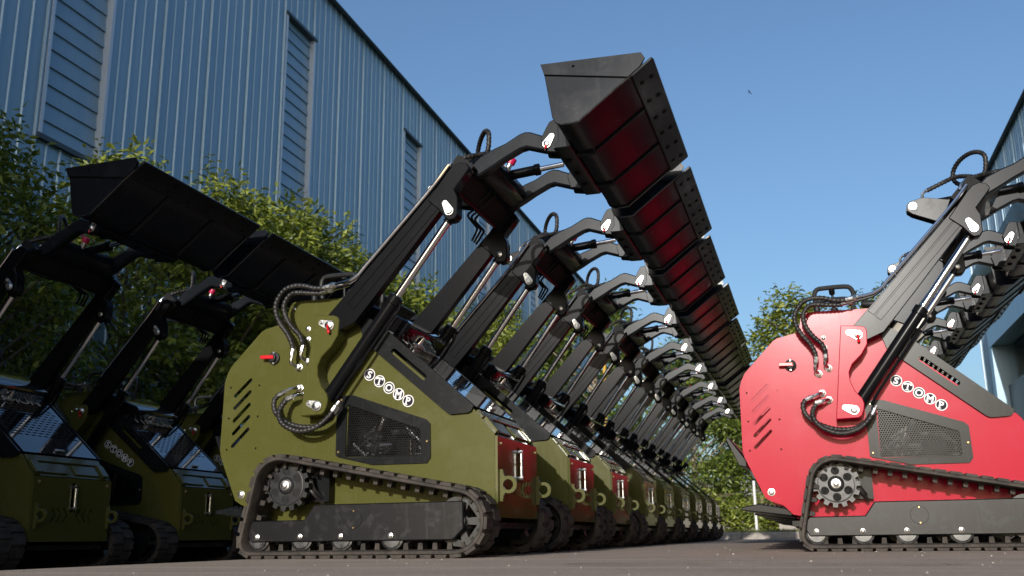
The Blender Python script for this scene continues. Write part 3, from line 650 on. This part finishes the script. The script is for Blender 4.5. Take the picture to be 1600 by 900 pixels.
    # lift arms, elbows, cylinders
    def boom(o): BOOM.add(o.name); return o
    for s in (-1, 1):
        bm = B(); plate(bm, [(.172, .955), (.158, .925), (.168, .895), (.20, .885), (.236, .898), (.30, .925), (.454, 1.106), (.672, 1.368), (.722, 1.44), (.70, 1.50), (.64, 1.452), (.321, 1.112)], y_(s, .036), y_(s, .08)); ad = Vector((.678, .735)); an_ = Vector((-.735, .678)); ao = Vector((.33, 1.065))
        for w0, w1 in ((-.034, -.003), (.003, .034)):
            plate(bm, [tuple(ao+ad*l+an_*w) for l, w in ((-.09, w0), (.46, w0), (.46, w1), (-.09, w1))], *sorted((y_(s, .0795), y_(s, .0825))))
        ba = boom(finish(bm, 'black', 'lift_arm', T, bev=.005))
        bm = B(); plate(bm, [(.613, 1.408), (.70, 1.522), (.722, 1.546), (.752, 1.558), (.781, 1.551), (.795, 1.527), (.775, 1.50), (.729, 1.443), (.744, 1.41), (.744, 1.335), (.730, 1.316), (.705, 1.313), (.69, 1.327), (.664, 1.362)], y_(s, .028), y_(s, .088)); eb = boom(finish(bm, 'black', 'elbow_plate', T, bev=.004))
        bm = B(); pts = [(.709+.0195*math.cos(R(-150+i*20)), 1.352+.0195*math.sin(R(-150+i*20))) for i in range(10)]+[(.691+.0125*math.cos(R(40+i*20)), 1.386+.0125*math.sin(R(40+i*20))) for i in range(9)]
        plate(bm, pts, y_(s, .089), y_(s, .094)); boom(finish(bm, 'zinc', 'pin_keeper', eb, bev=.001))
        bm = B(); lathe(bm, (.709, y_(s, .093), 1.352), (0, s, 0), [(0, .0145), (.007, .0145), (.009, .012)], 16); lathe(bm, (.691, y_(s, .093), 1.386), (0, s, 0), [(0, .006), (.005, .005)], 8); boom(finish(bm, 'zinc', 'rod_pin', eb)); bm = B(); lathe(bm, (.709, y_(s, .029), 1.352), (0, -s, 0), [(0, .014), (.008, .014), (.01, .011)], 16); boom(finish(bm, 'zinc', 'pin_end', eb))
        p0 = Vector((.150, y_(s, .045), .594)); p1 = Vector((.705, y_(s, .045), 1.345)); d = (p1-p0).normalized(); Lc = (p1-p0).length
        bm = B(); lathe(bm, p0, d, [(0, .022), (.02, .024), (.04, .0265), (.50, .0265), (.503, .031), (.535, .031), (.54, .02)], 20); cyl(bm, p0-Vector((0, .022, 0)), p0+Vector((0, .022, 0)), .028, n=16); lc = boom(finish(bm, 'black', 'lift_cylinder', T))
        bm = B(); cyl(bm, p0+d*.53, p1-d*.02, .0155, n=18); boom(finish(bm, 'chrome', 'piston_rod', lc))
        bm = B(); cyl(bm, p1-d*.035, p1+d*.01, .0195, n=16); cyl(bm, p1-Vector((0, .016, 0)), p1+Vector((0, .016, 0)), .025, n=16); boom(finish(bm, 'black', 'rod_eye', lc))
        off = Vector((d.z, 0, -d.x))
        bm = B(); tube(bm, [p0+d*.06+off*.05+Vector((0, s*.03, 0)), p0+d*.10+off*.043+Vector((0, s*.02, 0)), p0+d*.40+off*.040+Vector((0, s*.012, 0)), p0+d*.50+off*.04, p0+d*.52+off*.022], .0065, 8, .02); boom(finish(bm, 'black', 'cylinder_pipe', lc))
        # chrome hydraulic pipes on top of the lift arm
        if s < 0:
            nu = Vector((-.735, 0, .678)); offs = (.083, .064, .046, .030) 
            for k, yo in enumerate(offs):
                up_ = nu*.012; a, b, c_ = Vector((.345, y_(s, yo), 1.142))+up_, Vector((.62, y_(s, yo), 1.434))+up_, Vector((.708, y_(s, yo), 1.548))+nu*.006
                pts = [a, b, c_]
                if k < 2: pts = [Vector((.205-.02*k, y_(s, yo-.004), 1.088-.012*k)), Vector((.27, y_(s, yo), 1.098-.006*k)), Vector((.318, y_(s, yo), 1.12))+up_*.5]+pts
                bm = B(); tube(bm, pts, .0085, 10, .03); pp = boom(finish(bm, 'chrome', 'hydraulic_pipe', ba))
                if k < 2:
                    bm = B(); e = Vector(pts[0]); cyl(bm, e-Vector((.05, 0, .009)), e+Vector((.004, 0, .001)), .0105, n=10); cyl(bm, e-Vector((.018, 0, .003)), e-Vector((.004, 0, .001)), .0135, n=6); finish(bm, 'zinc', 'pipe_fitting', ba)
            bm = B(); plate(bm, [(0, -.026), (.022, -.026), (.022, .026), (0, .026)], 0, .019, mp=lambda a, b, w: Vector((.405, y_(s, .053)+b, 1.212))+Vector((.678, 0, .735))*a+nu*(w-.001)); finish(bm, 'blacksatin', 'pipe_clamp', ba, bev=.002)
    # cross member between elbows (channel with flanges)
    ca_, cb_ = Vector((.792, 0, 1.558)), Vector((.706, 0, 1.462)); cdv = (cb_-ca_); CL = cdv.length; cdv.normalize(); cn = Vector((-cdv.z, 0, cdv.x))
    if cn.x < 0: cn = -cn
    def cm(a, b, w): return ca_+cdv*a+Vector((0, b, 0))+cn*w
    YW = .305; bm = B(); plate(bm, [(0, -YW), (CL, -YW), (CL, YW), (0, YW)], -.09, -.014, mp=cm); cmo = boom(finish(bm, 'matt', 'cross_member', T)); bm = B()
    plate(bm, [(0, -YW), (CL, -YW), (CL, YW), (0, YW)], -.0139, .0, [[(.009, -YW+.009), (CL-.009, -YW+.009), (CL-.009, YW-.009), (.009, YW-.009)]], mp=cm); boom(finish(bm, 'bucket', 'cross_flange', cmo))
    for k in range(3):
        e = .016*k; yb = .285-.016*k
        bm = B(); tube(bm, [(.60-e*.3, yb, 1.405+e*.3), (.632-e*.6, yb, 1.452+e*.2), (.640-e*.7, yb-.004, 1.466+e*.2), (.632-e*.8, yb-.018, 1.478+e*.4), (.618-e*.8, yb-.05, 1.497+e*.5), (.618-e*.7, yb-.064, 1.508+e*.5), (.632-e*.6, yb-.068, 1.522+e*.4), (.67, yb-.07, 1.56)], .0055, 8, .006); boom(finish(bm, 'black', 'bent_pipe', T))
    # goosenecks and fork base
    for s in (-1, 1):
        ys_ = s*.229
        bm = B(); plate(bm, [(.755, 1.575), (.80, 1.617), (.865, 1.647), (.912, 1.663), (.975, 1.697), (.998, 1.703), (1.02, 1.700), (1.085, 1.672), (1.112, 1.648), (1.112, 1.622), (1.085, 1.607), (1.005, 1.634), (.978, 1.629), (.91, 1.596), (.866, 1.570), (.80, 1.535), (.765, 1.535)], ys_-.026, ys_+.026); boom(finish(bm, 'arm', 'gooseneck_arm', T, bev=.007))
        bm = B(); plate(bm, [(1.07, 1.655), (1.093, 1.700), (1.108, 1.725), (1.124, 1.733), (1.185, 1.72), (1.20, 1.60), (1.13, 1.590), (1.084, 1.598)], *sorted((s*.258, s*.272))); ear = boom(finish(bm, 'arm', 'coupler_ear', T, bev=.003))
        bm = B(); plate(bm, [(1.07, 1.655), (1.093, 1.700), (1.108, 1.725), (1.124, 1.733), (1.185, 1.72), (1.20, 1.60), (1.13, 1.590), (1.084, 1.598)], *sorted((s*.186, s*.20))); boom(finish(bm, 'arm', 'coupler_ear', T, bev=.003))
        px, pz, qx, qz = 1.097, 1.628, 1.118, 1.659; ang = math.atan2(qz-pz, qx-px)
        pts = [(px+.0185*math.cos(ang+R(95+i*170/9)), pz+.0185*math.sin(ang+R(95+i*170/9))) for i in range(10)]+[(qx+.012*math.cos(ang+R(-80+i*160/7)), qz+.012*math.sin(ang+R(-80+i*160/7))) for i in range(8)]
        bm = B(); plate(bm, pts, s*.273, s*.278); boom(finish(bm, 'zinc', 'pin_keeper', ear, bev=.001))
        bm = B(); lathe(bm, (px, s*.277, pz), (0, s, 0), [(0, .013), (.007, .013), (.009, .010)], 16); finish(bm, 'zinc', 'bucket_pin', ear)
        bm = B(); lathe(bm, (px-.003, s*.284, pz-.012), (0, s*.3, -1), [(0, .005), (.010, .0055), (.014, .003)], 8); finish(bm, 'redplastic', 'grease_cap', ear)
    bm = B(); plate(bm, [(.765, 1.545), (.80, 1.537), (.862, 1.569), (.868, 1.60), (.862, 1.632), (.80, 1.60)], -.2025, .2025); boom(finish(bm, 'bucket', 'fork_base', T, bev=.004))
    # auxiliary coupler with red cap on the fork base
    bm = B(); cyl(bm, (.845, -.05, 1.60), (.875, -.05, 1.655), .012, n=12); ac = boom(finish(bm, 'zinc', 'auxiliary_coupler', T))
    bm = B(); lathe(bm, (.872, -.05, 1.650), (.48, 0, .88), [(0, .019), (.02, .020), (.028, .018), (.03, .010)], 14); finish(bm, 'pinkcap', 'dust_cap', ac)
    bm = B(); tube(bm, [(.88, -.055, 1.672), (.868, -.075, 1.685), (.85, -.10, 1.668), (.842, -.115, 1.635)], .0035, 6, .008); finish(bm, 'pinkcap', 'cap_strap', ac)
    # tilt lever, tilt cylinder
    for y in (-.034, .024):
        bm = B(); plate(bm, [(.492, 1.606), (.477, 1.588), (.478, 1.562), (.50, 1.543), (.60, 1.497), (.70, 1.478), (.79, 1.552), (.765, 1.585), (.66, 1.598), (.553, 1.621)], y, y+.010); boom(finish(bm, 'blacksatin', 'tilt_lever', T, bev=.002))
    bm = B(); cyl(bm, (.503, -.042, 1.580), (.503, .042, 1.580), .018, n=16); boom(finish(bm, 'zinc', 'tilt_pin', T))
    a = Vector((.51, 0, 1.585)); b = Vector((1.10, 0, 1.640)); d = (b-a).normalized()
    bm = B(); lathe(bm, a, d, [(0, .018), (.03, .022), (.46, .022), (.463, .026), (.485, .026), (.488, .015)], 18); tc_ = boom(finish(bm, 'black', 'tilt_cylinder', T))
    bm = B(); cyl(bm, a+d*.48, b, .012, n=14); finish(bm, 'chrome', 'tilt_rod', tc_)
    # bucket
    BW = .524; tk = .010
    prof = [(1.149, 1.844), (1.185, 1.640), (1.195, 1.612), (1.222, 1.597), (1.282, 1.602), (1.530, 1.790)]
    inner = []
    for i, p in enumerate(prof):
        a = Vector(prof[max(i-1, 0)]); b = Vector(prof[min(i+1, len(prof)-1)]); d = (b-a).normalized(); n = Vector((-d.y, d.x)); q = Vector(p)+n*tk; inner.append((q.x, q.y))
    bm = B(); plate(bm, prof+inner[::-1], -BW+.010, BW-.010); bk = boom(finish(bm, 'bucket', 'bucket', T))
    for s in (-1, 1):
        bm = B(); plate(bm, [(1.146, 1.846), (1.158, 1.800), (1.184, 1.628), (1.195, 1.605), (1.222, 1.591), (1.287, 1.597), (1.533, 1.786), (1.545, 1.815), (1.535, 1.836)], *sorted((s*(BW-.010), s*BW))); finish(bm, 'bucket', 'bucket_end_plate', bk, bev=.002)
        bm = B(); plate(bm, [(1.144, 1.850), (1.158, 1.806), (1.483, 1.748), (1.53, 1.784), (1.550, 1.817), (1.537, 1.840)], *sorted((s*(BW+.0005), s*(BW+.010))), [circ(1.275, 1.822, .006, 8)]); finish(bm, 'bucket', 'side_cutter', bk)
    for s in (-1, 1):
        bm = B(); tube(bm, [(1.225, s*(BW+.0005), 1.5935), (1.284, s*(BW+.0005), 1.5965), (1.30, s*(BW+.0005), 1.607), (1.40, s*(BW+.0005), 1.684), (1.528, s*(BW+.0005), 1.782)], .0032, 6, .012); finish(bm, 'steel', 'edge_glint_bead', bk)  # thin steel line added for the sun glint along the plate edge
    fd = Vector((1.530-1.282, 0, 1.790-1.602)); FL = fd.length; fd.normalize(); fnn = Vector((fd.z, 0, -fd.x))
    def fp_(a, b, w): return Vector((1.282, 0, 1.602))+fd*a+Vector((0, b, 0))+fnn*w
    for y in (-.20, .19):
        bm = B(); plate(bm, [(-.06 if False else .0, y-.012), (FL-.052, y-.012), (FL-.052, y+.012), (.0, y+.012)], .0005, .008, mp=fp_); finish(bm, 'bucket', 'wear_strip', bk, bev=.002)
    for y in (-.20, .19):
        bm = B(); box(bm, 1.205, 1.280, y-.012, y+.012, 1.590, 1.5985); finish(bm, 'bucket', 'wear_strip', bk)
    bm = B(); plate(bm, [(FL-.05, -BW-.002), (FL+.052, -BW-.002), (FL+.056, -BW+.01), (FL+.056, BW-.01), (FL+.052, BW+.002), (FL-.05, BW+.002)], .0015, .014, mp=fp_); ce = finish(bm, 'bucket', 'cutting_edge', bk, bev=.003)
    first = None
    for i in range(6):
        for j, a in ((0, FL-.022), (1, FL+.022)):
            y = -.43+.172*i+(.012 if j else 0)
            if first is None:
                bm = B(); lathe(bm, (0, 0, 0), fnn, [(0, .010), (.004, .010), (.006, .007), (.0065, .003)], 8); first = o = finish(bm, 'void', 'edge_bolt', ce)
            else: o = first.copy(); COL.objects.link(o); o.parent = ce
            o.location = fp_(a, y, .013)
    bm = B(); plate(bm, [(1.128, 1.594), (1.196, 1.5935), (1.204, 1.600), (1.19, 1.625), (1.162, 1.72), (1.148, 1.72), (1.15, 1.63)], -.30, .30); boom(finish(bm, 'bucket', 'coupler_plate', T, bev=.003))
    for y in (-.15, .0, .15):
        bm = B(); lathe(bm, (1.16, y, 1.5945), (0, 0, -1), [(0, .014), (.006, .014), (.010, .008)], 10); finish(bm, 'black', 'coupler_bolt', T)
    # hoses on the near side panel
    s = -1
    def hose(pts, r_=.0105, name='hydraulic_hose'):
        bm = B(); tube(bm, pts, r_, 8, .0035, True, .0175); return finish(bm, 'hose', name, T, smooth=80)
    def fitting(pts, r_=.0115, base=True):
        bm = B(); P = [Vector(p) for p in pts]; cyl(bm, P[0], P[0].lerp(P[1], .75), r_, n=10); cyl(bm, P[0].lerp(P[1], .72), P[1], r_*.75, n=6); tube(bm, P[1:], .007, 8, .006)
        if base: e = P[-1]; lathe(bm, (e.x, y_(s, 0), e.z), (0, s, 0), [(0, .017), (.006, .017), (.007, .0125), (.024, .0125), (.026, .008)], 6)
        return finish(bm, 'zinc', 'hose_fitting', T)
    hose([(.158, y_(s, .070), 1.079), (.106, y_(s, .075), 1.083), (.063, y_(s, .08), 1.095), (.02, y_(s, .08), 1.098), (-.023, y_(s, .08), 1.087), (-.052, y_(s, .078), 1.058), (-.068, y_(s, .075), 1.023), (-.065, y_(s, .07), .983), (-.046, y_(s, .065), .942), (-.013, y_(s, .06), .897), (.006, y_(s, .055), .856), (.008, y_(s, .05), .835)])
    hose([(.14, y_(s, .052), 1.064), (.09, y_(s, .06), 1.066), (.03, y_(s, .07), 1.071), (0, y_(s, .07), 1.067), (-.021, y_(s, .07), 1.047), (-.032, y_(s, .07), 1.012), (-.021, y_(s, .065), .968), (.006, y_(s, .06), .927), (.038, y_(s, .055), .893), (.05, y_(s, .05), .861), (.051, y_(s, .045), .848)])
    fitting([(.008, y_(s, .05), .838), (.003, y_(s, .05), .802), (.001, y_(s, .046), .778), (.015, y_(s, .02), .767)])
    fitting([(.051, y_(s, .045), .850), (.047, y_(s, .047), .822), (.044, y_(s, .044), .802), (.058, y_(s, .02), .79)])
    hose([(-.047, y_(s, .05), .649), (-.062, y_(s, .055), .631), (-.063, y_(s, .06), .605), (-.049, y_(s, .065), .574), (-.018, y_(s, .07), .546), (.03, y_(s, .075), .522), (.08, y_(s, .07), .510), (.14, y_(s, .065), .512), (.185, y_(s, .06), .535), (.212, y_(s, .055), .565)])
    hose([(-.006, y_(s, .055), .628), (-.02, y_(s, .065), .605), (-.026, y_(s, .08), .576), (-.01, y_(s, .095), .538), (.022, y_(s, .1), .511), (.073, y_(s, .1), .492), (.122, y_(s, .1), .494), (.17, y_(s, .098), .514), (.205, y_(s, .09), .547), (.220, y_(s, .085), .570)])
    fitting([(-.050, y_(s, .05), .647), (-.012, y_(s, .05), .664), (.008, y_(s, .045), .673), (.022, y_(s, .02), .679)])
    fitting([(-.009, y_(s, .055), .627), (.027, y_(s, .055), .640), (.04, y_(s, .045), .645), (.048, y_(s, .02), .648)])
    fitting([(.217, y_(s, .087), .565), (.232, y_(s, .08), .592), (.24, y_(s, .075), .605)], base=False)
    fitting([(.209, y_(s, .056), .560), (.224, y_(s, .052), .584), (.23, y_(s, .05), .60)], base=False)
    # battery switch
    bm = B(); lathe(bm, (-.105, y_(s, 0), .813), (0, s, 0), [(0, .026), (.010, .026), (.014, .018), (.026, .016), (.027, .010)], 20); sw = finish(bm, 'grip', 'battery_switch', T)
    bm = B(); plate(bm, [(-.158, .813), (-.153, .824), (-.095, .822), (-.092, .806), (-.153, .808)], y_(s, .027), y_(s, .034)); finish(bm, 'redplastic', 'switch_key', sw, bev=.002)
    for z in (.835, .791):
        bm = B(); lathe(bm, (-.105, y_(s, .009), z), (0, s, 0), [(0, .006), (.004, .006), (.006, .003)], 8); finish(bm, 'zinc', 'switch_screw', sw)
    # hose loop above the elbow
    lp = [(.755, -.222, 1.600), (.785, -.205, 1.630), (.812, -.182, 1.668)]+[(.76+.06*math.cos(R(q)), -.085-.10*math.cos(R(q)), 1.722+.068*math.sin(R(q))) for q in (10, 45, 80, 115, 150, 185, 220, 250)]+[(.775, -.11, 1.656), (.815, -.135, 1.651), (.86, -.165, 1.653), (.895, -.185, 1.648)]
    hose(lp)
    hose([(.725, -.285, 1.605), (.758, -.265, 1.618), (.792, -.235, 1.634), (.83, -.205, 1.647), (.868, -.20, 1.655)])
    for pts in ([(.760, -.219, 1.606), (.735, -.235, 1.575), (.722, -.25, 1.56), (.712, -.29, 1.545)], [(.893, -.19, 1.648), (.937, -.20, 1.662), (.955, -.205, 1.664), (.962, -.207, 1.655)], [(.728, -.285, 1.606), (.700, -.30, 1.588), (.69, -.31, 1.575), (.68, -.315, 1.548)]):
        fitting(pts, .0095, False)
    # big loop over the tilt lever
    hose([(.58, -.0, 1.663), (.64, -.01, 1.686), (.70, -.05, 1.697), (.75, -.11, 1.675), (.785, -.165, 1.640), (.765, -.205, 1.606)])
    fitting([(.60, 0, 1.672), (.566, 0, 1.658), (.556, 0, 1.648), (.553, 0, 1.62)], .0095, False)
    # operator controls
    for yc in (-.13, .13):
        bm = B(); tube(bm, [(.036, yc, 1.052), (.028, yc, 1.11), (.022, yc, 1.155), (.034, yc, 1.188), (.08, yc, 1.194), (.16, yc, 1.194), (.185, yc, 1.185), (.198, yc, 1.15), (.19, yc, 1.09), (.187, yc, 1.04)], .011, 10, .012); finish(bm, 'grip', 'grab_bar', T)
        bm = B(); lathe(bm, (.11, yc+.06, 1.046), (-.05, 0, 1), [(0, .04), (.012, .041), (.016, .034), (.026, .036), (.030, .028), (.042, .030), (.046, .02), (.06, .016), (.065, .006), (.125, .006), (.13, .013), (.15, .014), (.158, .008)], 16); finish(bm, 'grip', 'joystick', T)
    bm = B(); lathe(bm, (.03, -.2, 1.046), (0, 0, 1), [(0, .014), (.04, .014), (.05, .012), (.062, .012), (.065, .004)], 12); finish(bm, 'grip', 'throttle_knob', T)
    bm = B(); lathe(bm, (.225, -.15, 1.10), (1, 0, -.08), [(0, .012), (.01, .018), (.075, .02), (.08, .012)], 12); finish(bm, 'grip', 'twist_grip', T)
    return T

proto = make_loader()
def recolour(o):
    for ch in [o]+list(o.children_recursive):
        if ch.type == 'MESH' and ch.data.materials and ch.data.materials[0] in (MT['olive'], MT['front']):
            ch.material_slots[0].link = 'OBJECT'; ch.material_slots[0].material = MT['red']
def place(o, X, Y, ph, z=0.):
    o.location = (-2.0+X-HALF*math.sin(ph), Y+HALF*math.cos(ph), z); o.rotation_euler = (0, 0, ph)
def rot_about(px, pz, ang): return Matrix.Translation((px, 0, pz)) @ Matrix.Rotation(-ang, 4, 'Y') @ Matrix.Translation((-px, 0, -pz))
def raise_arms(root, ang):
    M1 = rot_about(.191, .917, ang); e0 = Vector((.705, 0, 1.345)); e1 = M1 @ e0; L0 = Vector((.150, 0, .594)); d0, d1 = e0-L0, e1-L0
    M2 = rot_about(.150, .594, math.atan2(d1.z, d1.x)-math.atan2(d0.z, d0.x)); ext = Matrix.Translation(d0.normalized()*(d1.length-d0.length))
    for ch in root.children:
        if ch.name.startswith('lift_cylinder'):
            ch.matrix_basis = M2
            for g in ch.children:
                if g.name.startswith(('piston_rod', 'rod_eye')): g.matrix_basis = ext
        elif ch.name.startswith('lift_arm') or (ch.type == 'MESH' and min(v[2] for v in ch.bound_box) > 1.22): ch.matrix_basis = M1
YG, YR, XR, PHG, PHR = 3.6985, 4.6285, 2.086, -.0131, -.0325
nth = ['nearest', 'second', 'third', 'fourth', 'fifth', 'sixth', 'seventh', 'eighth', 'ninth', 'tenth', 'eleventh']
for k in range(9):
    o = proto if k == 0 else copy_tree(proto)
    if k: raise_arms(o, R(random.uniform(-.35, .35)))
    place(o, 0 if k == 0 else random.uniform(-.012, .012), YG+1.2*k, PHG+(0 if k == 0 else random.uniform(-.008, .008)))
    tag(o, ('sunlit olive green track loader with raised bucket, nearest of the middle row' if k == 0 else 'olive green track loader in the middle row, %s from the camera%s' % (nth[k], ', last one' if k == 8 else '')), 'loader', 'olive loaders in the middle row')
for k in range(8):
    o = copy_tree(proto); raise_arms(o, R(2.4+random.uniform(-.2, .2))); o.location = (-4.4, 4.0+HALF+1.2*k, -.072); o.rotation_euler = (0, 0, PHG*.5)
    tag(o, 'shaded olive track loader in the left row, %s of the row' % (['leftmost']+nth[1:])[k], 'loader', 'olive loaders in the left row')
for k in range(7):
    o = copy_tree(proto); recolour(o); raise_arms(o, R(random.uniform(-.35, .35) if k else 0)); place(o, XR, YR+1.2*k, PHR)
    tag(o, 'bright red track loader with arms raised, nearest of the right row' if k == 0 else 'red track loader in the right row, %s from the camera' % nth[k], 'loader', 'red loaders in the right row')

# ------------------------------------------------------------------ unseen containers added beside the camera to shade the left row and trees
def container(X0, X1, Y0, Y1, z0, z1, lab):
    root = bpy.data.objects.new('shade_container', None); COL.objects.link(root); root.location = (X0, Y0, z0); tag(root, lab, 'container', 'unseen containers added for shade')
    MT['rust'] = MT.get('rust') or paint('container_paint', (.16, .06, .035), .5, (.3, .2, .15), .2, .0, .3); w, d, h = X1-X0, Y1-Y0, z1-z0
    for y, s in ((0, -1), (d, 1)):
        bm = B(); prof = []; n = int(w/.28)
        for i in range(n): a = w*i/n; q = w/n; prof += [(a, 0), (a+q*.3, 0), (a+q*.5, .036), (a+q*.8, .036)]
        prof.append((w, 0)); va = [(bm.verts.new((a, y-s*(.05+e), .12)), bm.verts.new((a, y-s*(.05+e), h-.1))) for a, e in prof]
        for p_, q_ in zip(va, va[1:]): bm.faces.new((p_[0], q_[0], q_[1], p_[1]))
        finish(bm, 'rust', 'corrugated_side', root, smooth=10)
        for za, zb in ((0, .13), (h-.11, h-.01)):
            bm = B(); box(bm, .0, w, *sorted((y, y-s*.1)), za, zb); finish(bm, 'rust', 'side_rail', root, bev=.006)
    for x, s in ((0, -1), (w, 1)):
        for i in range(2):
            bm = B(); box(bm, *sorted((x-s*.02, x-s*.07)), .1+i*(d-.2)/2+.005, .1+(i+1)*(d-.2)/2-.005, .12, h-.12); dr = finish(bm, 'rust', 'end_door', root, bev=.008)
            bm = B(); cyl(bm, (x, .1+(i+.5)*(d-.2)/2, .15), (x, .1+(i+.5)*(d-.2)/2, h-.15), .017, n=10); finish(bm, 'zinc', 'lock_rod', dr)
        for y in (0, d-.1):
            bm = B(); box(bm, *sorted((x, x-s*.09)), y+.001, y+.099, -.0, h-.002); finish(bm, 'rust', 'corner_post', root, bev=.006)
    bm = B(); box(bm, .01, w-.01, .02, d-.02, h-.06, h-.004); finish(bm, 'rust', 'roof_panel', root)
    bm = B(); box(bm, .01, w-.01, .02, d-.02, .05, .11); finish(bm, 'rust', 'floor_panel', root)
container(-8.9, -3.0, -1.5, .94, -.07, 2.62, 'unseen rust brown container added left of the camera to shade the left row')
container(-8.9, -5.3, -1.5, .94, 2.622, 5.2, 'unseen shorter rust brown container stacked on top, added to shade the left trees')  # upper box added out of view, darkens the nearest visible trees

rnd = random.Random(21); bm = B()
for i in range(420):
    x, y = rnd.uniform(-1.6, 3.2), 1.1+7*rnd.random()**1.6; r_ = rnd.uniform(.0015, .0055); q = [bm.verts.new((x+r_*rnd.uniform(.6, 1.3)*math.cos(a), y+r_*rnd.uniform(.6, 1.3)*math.sin(a), .0005)) for a in (0, 1.26, 2.5, 3.8, 5.0)]
    t_ = bm.verts.new((x, y, .0005+r_*rnd.uniform(.5, 1.0))); bm.faces.new(q)
    for j in range(5): bm.faces.new((q[j], q[(j+1) % 5], t_))
g = finish(bm, 'concrete', 'loose_grit', kind='stuff'); tag(g, 'small pale grit scattered over the asphalt', 'grit')
